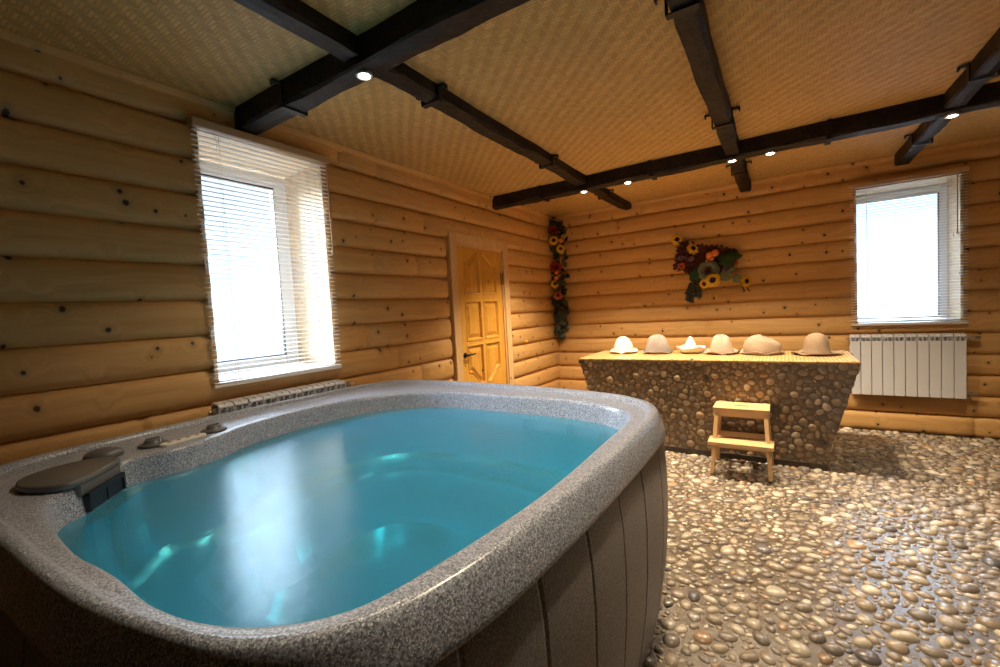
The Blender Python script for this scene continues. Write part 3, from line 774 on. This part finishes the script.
# ------------------------------------------------------------------ hot tub
CR = [(0.20, -4.9), (0.17, -4.46), (.175, -4.0), (.19, -3.6), (.28, -3.36), (.47, -3.27), (.9, -3.25), (1.4, -3.28), (1.75, -3.325), (1.98, -3.40), (2.122, -3.53), (2.18, -3.72), (2.185, -4.05), (2.178, -4.4),
      (2.163, -4.7), (2.14, -4.92), (2.085, -5.10), (1.97, -5.21), (1.8, -5.262), (1.55, -5.30), (1.2, -5.315), (.8, -5.325), (.48, -5.31), (.29, -5.22), (.215, -5.06)]
IN = [(2.085, -3.73), (2.0, -3.55), (1.75, -3.455), (1.4, -3.44), (.96, -3.45), (.66, -3.56), (.48, -3.78), (.42, -4.11), (.455, -4.42), (.54, -4.62), (.575, -4.77), (.555, -4.90), (.57, -4.965), (.66, -5.04), (.74, -5.11), (.80, -5.185),
      (.93, -5.222), (1.12, -5.238), (1.31, -5.245), (1.49, -5.232), (1.68, -5.232), (1.83, -5.205), (1.94, -5.15), (2.02, -5.06), (2.055, -4.92), (2.085, -4.69), (2.10, -4.44), (2.095, -4.06)]
CEN = np.array((1.25, -4.3))
def polar(P, N):
    D = catmull(P, 60)-CEN; a = np.arctan2(D[:, 1], D[:, 0]); r = np.hypot(D[:, 0], D[:, 1]); o = np.argsort(a); a, r = a[o], r[o]
    a = np.concatenate([a-2*PI, a, a+2*PI]); r = np.concatenate([r]*3); t = np.linspace(-PI, PI, N, endpoint=False)
    rad = np.interp(t, a, r); return CEN+np.stack([np.cos(t)*rad, np.sin(t)*rad], -1)
N = 360
Oc, Ic = polar(CR, N), polar(IN, N)
tan = np.roll(Oc, -1, 0)-np.roll(Oc, 1, 0); nrm = np.stack([tan[:, 1], -tan[:, 0]], -1); nrm /= np.linalg.norm(nrm, axis=1, keepdims=True)
gap = np.linalg.norm(Ic-Oc, axis=1, keepdims=True); dio = (Ic-Oc)/gap
rings = []
def R(xy, z): rings.append(np.concatenate([xy, np.full((N, 1), z) if np.isscalar(z) else z], 1))
for o, z in ((-0.01, .822), (.030, .820), (.037, .826), (.037, .836), (.028, .864), (.017, .896), (.009, .912), (.003, .919), (-.004, .9215)): R(Oc+nrm*o, z)
for mx, fr, z in ((.014, .17, .9215), (.024, .28, .919), (.032, .37, .912), (.037, .44, .903), (.048, .56, .898)):
    R(Oc+dio*np.minimum(mx, gap*fr), z)
R(Oc+(Ic-Oc)*0.86, .896)
def K(k): return Ic+(CEN-Ic)*k
for k, z in ((-.004, .895), (.004, .892), (.010, .884), (.014, .870), (.024, .80), (.05, .66), (.075, .58), (.11, .545), (.16, .535), (.33, .53), (.37, .522), (.40, .50), (.43, .42), (.46, .33), (.52, .30), (.75, .295)): R(K(k), z)
V = np.concatenate(rings+[np.array([[CEN[0], CEN[1], .295]])]); F = []
for i in range(len(rings)-1):
    for j in range(N): F.append((i*N+j, i*N+(j+1) % N, (i+1)*N+(j+1) % N, (i+1)*N+j))
L = (len(rings)-1)*N
F += [(L+j, L+(j+1) % N, len(V)-1) for j in range(N)]
tub = thing('hot_tub', 'large grey speckled hot tub filled with turquoise water', 'hot tub', (1.2, -4.3, 0))
npobj('tub_shell', V, F, [M_shell, M_basin], tub, mi=[1 if max(V[q][2] for q in f) < .801 else 0 for f in F])
# cabinet: panels with narrow seams
N2 = 1440
Os = polar(CR, N2); tan = np.roll(Os, -1, 0)-np.roll(Os, 1, 0); n2 = np.stack([tan[:, 1], -tan[:, 0]], -1); n2 /= np.linalg.norm(n2, axis=1, keepdims=True)
seg = np.concatenate([[0], np.cumsum(np.linalg.norm(np.diff(Os, axis=0), axis=1))]); tot = seg[-1]+np.linalg.norm(Os[0]-Os[-1])
npan = 32; ph = (seg/tot*npan) % 1.0; dist = np.minimum(ph, 1-ph)*tot/npan
groove = np.where(dist < 0.0032, 0.005, 0.0)[:, None]
V = []
for o, z in ((.012, .84), (.022, .815), (.034, .72), (.038, .6), (.034, .45), (.022, .30), (.0, .15), (-.022, .04), (-.03, 0.0)): V.append(np.concatenate([Os+n2*(o-groove), np.full((N2, 1), z)], 1))
nr = len(V); V = np.concatenate(V)
F = [(i*N2+j, (i+1)*N2+j, (i+1)*N2+(j+1) % N2, i*N2+(j+1) % N2) for i in range(nr-1) for j in range(N2)]
npobj('cabinet', V, F, M_skirt, tub)
# filter lid, skimmer, knobs, panel, jets
bm = bmesh.new()
Ap, Bp = np.array((.600, -4.955)), np.array((.765, -5.10))
ol = catmull([Ap, (.685, -5.022), Bp, (.768, -5.155), (.70, -5.205), (.61, -5.215), (.535, -5.18), (.495, -5.11), (.495, -5.03), (.54, -4.968)], 6)
prism(bm, [tuple(p) for p in ol], .897, .920, bevel=.007)
prism(bm, [tuple(p) for p in (Ap, Bp, Bp+(-.02, -.03), Ap+(-.03, -.02))], .862, .915, bevel=.006)
lid = obj('filter_lid', bm, M_lid, tub, True)
bm = bmesh.new(); dv = (Bp-Ap)/np.linalg.norm(Bp-Ap); nv_ = np.array((-dv[1], dv[0])); nv_ = nv_ if nv_[0] > 0 else -nv_
def fac(bm, t0, t1, o0, o1, z0, z1):
    q = [Ap+dv*t0+nv_*o0, Ap+dv*t1+nv_*o0, Ap+dv*t1+nv_*o1, Ap+dv*t0+nv_*o1]; prism(bm, [tuple(p) for p in q], z0, z1)
fac(bm, .01, .20, -.02, .007, .806, .865); sk = obj('skimmer', bm, M_dark, tub)  # solid dark block in place of the shaded opening, no hollow behind
bm = bmesh.new(); fac(bm, .003, .014, -.02, .012, .806, .865); fac(bm, .196, .207, -.02, .012, .806, .865); fac(bm, .10, .108, -.02, .010, .806, .865); fac(bm, .003, .207, -.02, .012, .852, .866); obj('skimmer_frame', bm, M_dark, sk)
for (x, y), kind in (((.425, -4.955), 0), ((.43, -4.80), 1), ((.43, -4.57), 1)):
    bm = bmesh.new()
    if kind == 0: lathe(bm, [(.058, .895), (.060, .905), (.054, .918), (.036, .926), (.012, .929)], (x, y, 0), 28)
    else: lathe(bm, [(.050, .895), (.052, .903), (.046, .908), (.030, .909), (.029, .920), (.025, .924), (.008, .925)], (x, y, 0), 28)
    kb = obj('diverter_knob', bm, M_knob, tub, True)
    bm = bmesh.new(); box(bm, (x-.004, y-.024, .918), (x+.004, y+.024, .930), .002); obj('knob_grip', bm, M_knob, kb)
bm = bmesh.new(); q0, q1 = np.array((.50, -4.78)), np.array((.475, -4.645)); dd = (q1-q0)/np.linalg.norm(q1-q0); pp = np.array((-dd[1], dd[0])); pts = []
for c, s in ((q1, 0), (q0, PI)):
    for a in np.linspace(-PI/2, PI/2, 9): pts.append(tuple(c+.022*(dd*math.cos(a+s)+pp*math.sin(a+s))))
prism(bm, pts, .895, .908, bevel=.004); cp = obj('control_panel', bm, M_panelw, tub, label='pale control panel')
for i in range(4):
    bm = bmesh.new(); c = q0+(q1-q0)*(0.1+0.27*i); lathe(bm, [(.008, .907), (.008, .910), (.004, .911)], (c[0], c[1], 0), 12); obj('button', bm, M_btn, cp)
for ang in (76, 60, 36.5):
    j = int((math.radians(ang)+PI)/(2*PI)*N) % N; p = rings[20][j]; u = Ic[j]-CEN; u = u/np.linalg.norm(u)
    m = Matrix.Translation((p[0]-u[0]*(0.0 if ang > 40 else -.008), p[1]-u[1]*(0.0 if ang > 40 else -.008), .745)) @ Vector((-u[0], -u[1], 0.18)).to_track_quat('Z', 'Y').to_matrix().to_4x4()
    bm = bmesh.new(); lathe(bm, [(.038, -.03), (.038, .002), (.032, .008), (.026, .003), (.020, .002), (.016, .008), (.007, .010)], (0, 0, 0), 24); bmesh.ops.transform(bm, matrix=m, verts=bm.verts); obj('jet', bm, M_jet, tub, True)
# the water
V = [np.concatenate([CEN+(K(.0262)-CEN)*f, np.full((N, 1), .80)], 1) for f in (.3, .55, .8, 1.0)]
for k_, z in ((.0275, .793), (.078, .785), (.082, .662), (.096, .586), (.120, .552), (.162, .541), (.332, .536), (.374, .528), (.405, .505), (.436, .424), (.466, .335), (.524, .306), (.75, .301)): V.append(np.concatenate([K(k_), np.full((N, 1), z)], 1))
nr = len(V); V = np.concatenate(V+[np.array([[CEN[0], CEN[1], .80], [CEN[0], CEN[1], .301]])])
F = [((i+1)*N+j, (i+1)*N+(j+1) % N, i*N+(j+1) % N, i*N+j) for i in range(nr-1) for j in range(N)]+[(j, (j+1) % N, len(V)-2) for j in range(N)]+[((nr-1)*N+(j+1) % N, (nr-1)*N+j, len(V)-1) for j in range(N)]
o = npobj('tub_water', V, F, M_water, kind='stuff', smooth=False); tag(o, 'turquoise water inside the grey hot tub', 'water', kind='stuff')

# ------------------------------------------------------------------ stone table with mosaic top
tbl = thing('stone_table', 'massage table clad in brown pebbles with an amber mosaic top', 'table', (2.0, -1.03, 0))
ZT = 0.835; bx0, bx1 = 1.12, 2.885; YB = -0.67
quad = [(bx0, bx1, 0.06), (CX0+.005, CX1-.005, ZT)]
V, F, mi, T = [], [], [], []
def tri_face(face, E):
    global V, F, T, mi
    v, f, t = pebble_mesh(E, rng, PALC, 0.42, face, 10); o = sum(len(a) for a in V)
    V.append(v); F += [tuple(i+o for i in q) for q in f]; T.append(t); mi += [0]*len(f)
PALC = [(0.42, 0.31, 0.20, 4), (0.33, 0.25, 0.17, 4), (0.50, 0.39, 0.27, 2), (0.28, 0.225, 0.17, 3), (0.24, 0.20, 0.165, 2), (0.58, 0.48, 0.35, .8), (0.46, 0.29, 0.15, .6), (0.07, 0.065, 0.065, .35)]
YF = CY0+0.012
def fm(u, v):
    z = v+0.05; t = (z-0.05)/(ZT-0.05); x = u+CX0
    return bx0+(CX0-bx0)*t+.012 < x < bx1+(CX1-bx1)*t-.012
SZ = [(0.038, 0.030, 3000), (0.030, 0.022, 14000), (0.022, 0.016, 24000), (0.015, .010, 16000)]
E = pack(CX1-CX0, ZT-0.05, SZ, rng, 0, fm)
tri_face(lambda u, v, n: np.stack([u+CX0, YF-.75*n+.002, v+0.05], -1), E)
for sx, (b0, t0) in ((1, (bx1, CX1)), (-1, (bx0, CX0))):
    hh = math.hypot(t0-b0, ZT-0.05); dx, dz = (t0-b0)/hh, (ZT-0.05)/hh
    E = pack(YB-YF, hh, [(a, b, n//3) for a, b, n in SZ], rng, 0)
    tri_face(lambda u, v, n: np.stack([b0+dx*v+sx*dz*n-sx*.004, YF+u, 0.05+dz*v-sx*dx*n*sx], -1), E)
o0 = sum(len(a) for a in V)
bV = np.array([(bx0, YF, .05), (bx1, YF, .05), (CX1, YF, ZT), (CX0, YF, ZT), (bx0, YB, .05), (bx1, YB, .05), (CX1, YB, ZT), (CX0, YB, ZT)])
bF = [(0, 1, 2, 3), (1, 5, 6, 2), (5, 4, 7, 6), (4, 0, 3, 7), (3, 2, 6, 7), (4, 5, 1, 0)]
V.append(bV); T.append(np.full((8, 3), .1)); F += [tuple(i+o0 for i in q) for q in bF]; mi += [1]*6
body = npobj('table_body', np.concatenate(V), F, [M_stoneC, M_mortC], tbl, tone=np.concatenate(T), mi=mi)
for i in range(len(F)-6, len(F)): body.data.polygons[i].use_smooth = False
bm = bmesh.new(); box(bm, (CX0, CY0+.004, ZT-.004), (CX1, CY1, ZT+.014), .004); obj('mosaic_top', bm, M_mosaic, tbl)
bm = bmesh.new(); box(bm, (bx0-.01, YF-.008, 0.0), (bx1+.012, YB+.01, 0.055), .004); obj('plinth', bm, M_plinth, tbl)
ZH = ZT+.014

# ------------------------------------------------------------------ felt sauna hats
def sauna_hat(label, mat, x, y, rx, ry, h, brim, style, seed):
    rg = random.Random(seed); ph = [rg.random()*6.28 for _ in range(6)]
    r = thing('sauna_hat', label, 'hat', (x, y, ZH), 'felt hats on the stone table')
    def wob(a, rr, hh):
        k = hh/h; s = 1+.05*math.sin(3*a+ph[0])*k+.025*math.sin(5*a+ph[1]+4*k)+.035*math.sin(2*a+ph[2]+5*k)
        z = hh
        if style == 'slump':
            z = hh*(1-.34*(.5+.5*math.cos(a))*k*k)+.012*math.sin(2*a+ph[2])*k; s *= 1+.06*math.sin(2*a+ph[3])*k
        if style == 'pleat' and k > .8: s *= 1+.12*math.cos(4*a+ph[4]); z += .008*math.cos(4*a+ph[4])
        return rr*s, z
    h *= .88
    prof = {'pleat': [(.97, 0.0), (.94, .12), (.88, .32), (.80, .52), (.70, .69), (.55, .84), (.35, .95), (.13, 1.0)],
            'dome': [(1.08, 0.0), (.96, .12), (.90, .35), (.83, .58), (.70, .78), (.48, .93), (.22, .99), (.06, 1.0)],
            'cone': [(.96, 0.0), (.90, .08), (.74, .28), (.56, .5), (.38, .7), (.22, .86), (.12, .96), (.05, 1.0)],
            'slump': [(.98, 0.0), (1.0, .15), (.98, .38), (.92, .62), (.76, .84), (.50, .97), (.22, 1.0), (.06, .98)]}[style]
    bm = bmesh.new(); lathe(bm, [(q[0], q[1]*h) for q in prof], (0, 0, 0), 40, 'Z', wob)
    bmesh.ops.scale(bm, verts=bm.verts, vec=(rx, ry, 1)); bmesh.ops.translate(bm, verts=bm.verts, vec=(x, y, ZH+.004))
    obj('crown', bm, mat, r, True)
    def bw(a, rr, hh):
        e = max(0, (rr-.96)); up = {'cone': .08}.get(style, 0.0)
        return rr, hh+abs(.020*math.sin(2*a+ph[5])+.006*math.sin(5*a+ph[0]))*e/max(brim, .01)+up*e*(1 if style == 'cone' else 0)
    bm = bmesh.new(); lathe(bm, [(.90, 0.012), (.99, .009), (1+brim*.5, .008), (1+brim, .010), (1+brim+.01, .006), (1+brim, .002), (1+brim*.4, .001), (.9, .001)], (0, 0, 0), 48, 'Z', bw)
    bmesh.ops.scale(bm, verts=bm.verts, vec=(rx, ry, 1)); bmesh.ops.translate(bm, verts=bm.verts, vec=(x, y, ZH+.001))
    obj('brim', bm, mat, r, True)
F_white, F_grey, F_cream, F_beige, F_tan, F_brown = felt('felt_white', (.82, .78, .70)), felt('felt_grey', (.31, .27, .25)), felt('felt_cream', (.86, .80, .66)), felt('felt_beige', (.52, .39, .31)), felt('felt_tan', (.42, .32, .24)), felt('felt_brown', (.36, .26, .18))
sauna_hat('white felt bell hat with pleated crown, nearest the flower garland', F_white, 1.19, -.89, .112, .112, .188, .34, 'pleat', 1)
sauna_hat('grey felt hat with pleated crown, beside the white bell hat', F_grey, 1.545, -.90, .132, .125, .205, .18, 'pleat', 2)
sauna_hat('small pointed cream felt hat with upturned brim', F_cream, 1.855, -.87, .092, .092, .185, .45, 'cone', 3)
sauna_hat('pinkish beige felt hat with pleated crown, beside the pointed hat', F_beige, 2.130, -.90, .110, .112, .195, .42, 'pleat', 4)
sauna_hat('slumped lopsided tan felt hat on the stone table', F_tan, 2.468, -.92, .150, .135, .205, .16, 'slump', 5)
sauna_hat('tallest brown felt hat with wide brim, nearest the radiator', F_brown, 2.865, -.93, .104, .104, .205, .74, 'dome', 6)

# ------------------------------------------------------------------ step stool
stl = thing('step_stool', 'two step birch stool with a hand slot in front of the stone table', 'stool', (2.335, -1.62, 0))
ST = .503
def stadium(cx, cy, lx, r, n=8):
    return [(cx+lx*s+r*math.cos(a+(0 if s > 0 else PI)), cy+r*math.sin(a+(0 if s > 0 else PI))) for s in (1, -1) for a in np.linspace(-PI/2, PI/2, n)]
bm = bmesh.new(); prism(bm, [(2.14, -1.685), (2.53, -1.685), (2.53, -1.435), (2.14, -1.435)], ST-.028, ST, [stadium(2.335, -1.56, .04, .012)], bevel=.003); obj('top_step', bm, M_stool, stl)
bm = bmesh.new(); box(bm, (2.115, -1.845, .240), (2.555, -1.665, .268), .004); obj('lower_step', bm, M_stool, stl)
zf = 0.006
for sx in (-1, 1):
    cx = 2.335
    xt, xb = cx+sx*.168, cx+sx*.196
    bm = bmesh.new(); beam_between(bm, (xb, -1.815, zf), (xt, -1.655, ST-.02), .028, .042, .003, (0, 1, 0)); obj('front_leg', bm, M_stoolZ, stl)
    bm = bmesh.new(); beam_between(bm, (xb, -1.445, zf), (xt, -1.46, ST-.02), .028, .042, .003, (0, 1, 0)); obj('rear_leg', bm, M_stoolZ, stl)
    bm = bmesh.new(); beam_between(bm, (cx+sx*.178, -1.80, .20), (cx+sx*.178, -1.45, .20), .02, .04, .002); obj('side_rail', bm, M_stool, stl)
    bm = bmesh.new(); beam_between(bm, (cx+sx*.166, -1.66, ST-.05), (cx+sx*.166, -1.45, ST-.05), .02, .038, .002); obj('side_rail', bm, M_stool, stl)
for (y, z, wv) in ((-1.665, ST-.05, .16), (-1.735, .218, .18), (-1.455, .235, .18), (-1.462, ST-.05, .16)):
    bm = bmesh.new(); box(bm, (2.335-wv, y-.010, z-.020), (2.335+wv, y+.010, z+.020), .002); obj('cross_rail', bm, M_stool, stl)

# ------------------------------------------------------------------ flowers
def sunflower(root, c, R_, face=(0, -1, 0.1), seed=0, np_=15):
    rg = random.Random(seed); q = Vector(face).to_track_quat('Z', 'Y').to_matrix().to_4x4(); m = Matrix.Translation(c) @ q
    bm = bmesh.new()
    for layer in (0, 1):
        for i in range(np_):
            a = 2*PI*(i+.5*layer)/np_+rg.uniform(-.08, .08); L = R_*rg.uniform(.9, 1.05); w = R_*.125; prev = None
            for t, ww in ((.38, .5), (.55, .95), (.78, .85), (1.0, .06)):
                z = .10*R_+.22*R_*math.sin(t*2.6)-(.25*R_*t*t)-layer*.03*R_
                d = Vector((math.cos(a), math.sin(a), 0)); p = Vector((-d.y, d.x, 0))
                cur = [bm.verts.new(d*L*t+p*w*ww*s+Vector((0, 0, z+(.04*R_ if s == 0 else 0)*-1))) for s in (-1, 0, 1)]
                if prev:
                    for k in (0, 1): bm.faces.new((prev[k], prev[k+1], cur[k+1], cur[k]))
                prev = cur
    bmesh.ops.transform(bm, matrix=m, verts=bm.verts); pet = obj('sunflower_petals', bm, M_petal, root, True)
    bm = bmesh.new(); lathe(bm, [(R_*.42, .02*R_), (R_*.42, .16*R_), (R_*.30, .24*R_), (R_*.1, .20*R_)], (0, 0, 0), 18); bmesh.ops.transform(bm, matrix=m, verts=bm.verts); obj('sunflower_centre', bm, M_seed, pet, True)
def rose(root, c, R_, mat, name='rose', face=(0.2, -1, 0.2), seed=0, layers=((1.0, 7), (.78, 6), (.55, 5), (.32, 4)), mats=None):
    rg = random.Random(seed); q = Vector(face).to_track_quat('Z', 'Y').to_matrix().to_4x4(); m = Matrix.Translation(c) @ q; bm = bmesh.new()
    for li, (rr, n) in enumerate(layers):
        for i in range(n):
            a0 = 2*PI*i/n+li*.6+rg.uniform(-.1, .1); hw = PI/n*1.35; grid = []
            for t in (0, .4, .75, 1.0):
                row = []
                for s in (-1, -.5, 0, .5, 1):
                    a = a0+hw*s*(.5+.5*t); rad = R_*rr*(.25+.75*t)*(1-.10*s*s); z = R_*(.15+.55*t*(1.25-rr)+.14*li*t-(.12*t*t*rr))
                    row.append(bm.verts.new((rad*math.cos(a), rad*math.sin(a), z)))
                grid.append(row)
            for g0, g1 in zip(grid, grid[1:]):
                for k in range(4): bm.faces.new((g0[k], g0[k+1], g1[k+1], g1[k]))
    bmesh.ops.transform(bm, matrix=m, verts=bm.verts); return obj(name, bm, mat, root, True)
def berry(root, c, R_, mat=None, name='fruit'):
    bm = bmesh.new(); lathe(bm, [(R_*math.sin(t)+.0005, -R_*math.cos(t)*(.94 if t > 2.6 else 1)) for t in np.linspace(.06, PI-.06, 9)], c, 14); return obj(name, bm, mat or M_orange, root, True)
IVY = [(0, 0), (.32, -.12), (.52, .10), (.36, .22), (.60, .48), (.30, .50), (.0, 1.0), (-.30, .50), (-.60, .48), (-.36, .22), (-.52, .10), (-.32, -.12)]
OVAL = [(0, 0), (.22, .15), (.32, .4), (.26, .7), (0, 1.0), (-.26, .7), (-.32, .4), (-.22, .15)]
ROUND = [(0, 0), (.3, .08), (.48, .35), (.46, .65), (.26, .92), (0, 1.0), (-.26, .92), (-.46, .65), (-.48, .35), (-.3, .08)]
def leaf_into(bm, shape, c, size, dirv, nrmv, curl=.15):
    d = Vector(dirv).normalized(); n = Vector(nrmv); n = (n-d*n.dot(d)).normalized(); s = d.cross(n); c = Vector(c)
    ctr = bm.verts.new(c+d*size*.4+n*size*curl*.6)
    vs = [bm.verts.new(c+s*x*size+d*y*size+n*size*curl*(.5-abs(x)-.9*(y-.4)**2)) for x, y in shape]
    for i in range(len(vs)): bm.faces.new((ctr, vs[i], vs[(i+1) % len(vs)]))
# corner garland
gar = thing('flower_garland', 'long hanging garland of ivy, sunflowers and red roses in the log corner', 'garland', (0.08, -.08, 1.0))
gp = [(0.11, -.11, 2.53), (0.12, -.10, 2.25), (0.13, -.10, 2.0), (0.10, -.09, 1.7), (0.11, -.09, 1.45), (0.12, -.08, 1.2), (0.08, -.07, 1.0)]
C = catmull(gp, 10, False)
bm = bmesh.new(); tube(bm, [tuple(p) for p in C], .006, 6); stem = obj('stem', bm, M_ivy, gar)
rg = random.Random(21); bm = bmesh.new()
for i in range(190):
    t = rg.random()**1.05; p = C[min(len(C)-1, int(t*len(C)))]; wdt = .13*(1-.45*t) if t < .93 else .05
    q = Vector((p[0]+rg.uniform(-.75, 1)*wdt, p[1]-rg.uniform(-.02, .09)+0, p[2]+rg.uniform(-.05, .05)))
    q.x = max(q.x, .055); q.y = min(q.y, -.05)
    leaf_into(bm, IVY, q, rg.uniform(.05, .085), (rg.uniform(-.8, .8), rg.uniform(-.4, .1), rg.uniform(-1, .35)), (rg.uniform(-.2, .6), -1, rg.uniform(-.2, .5)))
obj('ivy_leaves', bm, M_ivy, gar)
sunflower(gar, (.11, -.20, 2.26), .070, (.45, -1, 0), 1); sunflower(gar, (.20, -.19, 2.14), .062, (.45, -1, 0), 2); sunflower(gar, (.09, -.18, 1.69), .064, (.5, -1, .1), 3)
rose(gar, (.09, -.15, 2.40), .075, M_rose, 'red_rose', (.4, -1, .1), 4); rose(gar, (.10, -.15, 1.91), .085, M_rose, 'red_rose', (.4, -1, .2), 5); rose(gar, (.12, -.16, 1.53), .062, M_coral, 'coral_rose', (.4, -1, .3), 6)
for c, r_ in (((.21, -.18, 2.25), .036), ((.13, -.18, 1.84), .032), ((.12, -.19, 1.765), .030), ((.15, -.17, 1.80), .024)): berry(gar, c, r_)
# flower picture on the back wall
fp = thing('floral_wall_hanging', 'tilted dark dried flower panel with sunflowers and ivy on the back log wall', 'wall decoration', (1.9, -.04, 1.83))
A2 = math.radians(-15.5); ca, sa = math.cos(A2), math.sin(A2)
def W2(u, v, d): return (1.905+u*ca-v*sa, -d, 1.815+u*sa+v*ca)
bm = bmesh.new(); box(bm, (-.30, -.012, -.155), (.30, .012, .155), .006)
bmesh.ops.transform(bm, matrix=Matrix.Translation((1.905, -.052, 1.815)) @ Matrix.Rotation(-A2, 4, 'Y'), verts=bm.verts); obj('backing_board', bm, M_mat, fp)
bm = bmesh.new(); rg = random.Random(5)
for i in range(520):
    c = W2(rg.uniform(-.31, .31), rg.uniform(-.165, .165), .066+rg.random()*.02)
    leaf_into(bm, rg.choice((OVAL, ROUND)), c, rg.uniform(.022, .05), (rg.uniform(-1, 1), rg.uniform(-.9, -.1), rg.uniform(-1, 1)), (rg.uniform(-.6, .6), -1, rg.uniform(-.6, .6)), .3)
obj('dried_petals', bm, M_mat, fp, kind='stuff')
for i, (c, r_) in enumerate((((1.62, -.08, 2.08), .070), ((1.79, -.11, 1.95), .075), ((1.99, -.17, 1.575), .090), ((1.905, -.15, 1.545), .062), ((2.305, -.11, 1.54), .070))):
    sunflower(fp, c, r_, ((.25, -1, .05), (.6, -1, .5), (.1, -1, .1), (-.2, -1, -.1), (.9, -1, .1))[i], 30+i)
for c, r_ in (((1.965, -.13, 1.855), .042), ((2.02, -.13, 1.875), .040), ((1.985, -.15, 1.815), .026), ((1.94, -.13, 1.80), .022)): berry(fp, c, r_)
rose(fp, (1.95, -.11, 1.69), .115, M_eucal, 'succulent_rosette', (0, -1, .15), 8, ((1.0, 8), (.8, 7), (.6, 6)))
rose(fp, (1.95, -.145, 1.69), .055, M_purple, 'succulent_heart', (0, -1, .15), 9)
rose(fp, (1.66, -.09, 1.77), .045, M_coral, 'coral_flower', (0, -1, .2), 10); rose(fp, (2.20, -.09, 1.74), .040, M_coral, 'coral_flower', (0, -1, .2), 11)
for i, c in enumerate(((1.66, -.09, 1.86), (1.77, -.10, 1.84), (2.12, -.10, 1.75), (2.11, -.10, 1.68))): rose(fp, c, .034, M_lilac, 'lilac_flower', (rg.uniform(-.5, .5), -1, .2), 12+i)
bm = bmesh.new(); leaf_into(bm, OVAL, (2.03, -.11, 1.815), .26, (1, -.1, -.02), (0, -1, .6), .12); leaf_into(bm, OVAL, (1.86, -.10, 1.72), .17, (-.7, -.2, -.75), (0, -1, .2), .15); leaf_into(bm, OVAL, (2.06, -.12, 1.78), .16, (1, -.2, -.35), (0, -1, .3), .12)
obj('broad_leaves', bm, M_dkleaf, fp)
bm = bmesh.new()
for c, s_, d in (((2.08, -.12, 1.66), .12, (.6, -.1, -.7)), ((2.18, -.10, 1.60), .10, (.9, -.1, -.5)), ((2.03, -.12, 1.63), .10, (.9, -.1, -.3)), ((1.87, -.11, 1.66), .09, (-.6, -.1, -.6)), ((2.14, -.10, 1.70), .08, (.8, -.2, -.2))): leaf_into(bm, ROUND, c, s_, d, (.1, -1, .2))
obj('round_leaves', bm, M_eucal, fp)
bm = bmesh.new()
pts = catmull([(1.84, -.09, 1.64), (1.77, -.08, 1.56), (1.74, -.08, 1.46), (1.74, -.07, 1.37)], 6, False); tube(bm, [tuple(p) for p in pts], .004, 5)
pts2 = catmull([(1.84, -.09, 1.62), (1.82, -.08, 1.52), (1.83, -.08, 1.43)], 6, False); tube(bm, [tuple(p) for p in pts2], .004, 5)
for P_ in (pts, pts2):
    for i in range(2, len(P_), 2):
        for s in (-1, 1): leaf_into(bm, IVY, (P_[i][0]+s*.006, P_[i][1]-.010-.01*(s+1), P_[i][2]), rg.uniform(.045, .06), (s*.9, -.2, rg.uniform(-.9, .2)), (s*.3, -1, .3))
obj('ivy_sprig', bm, M_ivy, fp)
bm = bmesh.new()
for x0, s_ in ((2.24, 1), (2.28, 1)):
    q = catmull([(x0, -.07, 1.56), (x0+.03*s_, -.08, 1.50), (x0+.05*s_, -.08, 1.44)], 5, False); tube(bm, [tuple(p) for p in q], .0025, 5)
    for p in q[2:]: leaf_into(bm, OVAL, tuple(p), .022, (rg.uniform(-1, 1), -.3, -.6), (0, -1, .3))
obj('dry_sprigs', bm, M_ivy, fp)
# wooden peg by the corner
pg = bmesh.new(); lathe(pg, [(.022, -.03), (.022, .028), (.018, .040), (.012, .048)], (0.01, -.945, .985), 14, 'X')
tag(obj('wall_peg', pg, M_door, smooth=True), 'small round wooden peg on the log wall between door and garland corner', 'peg')
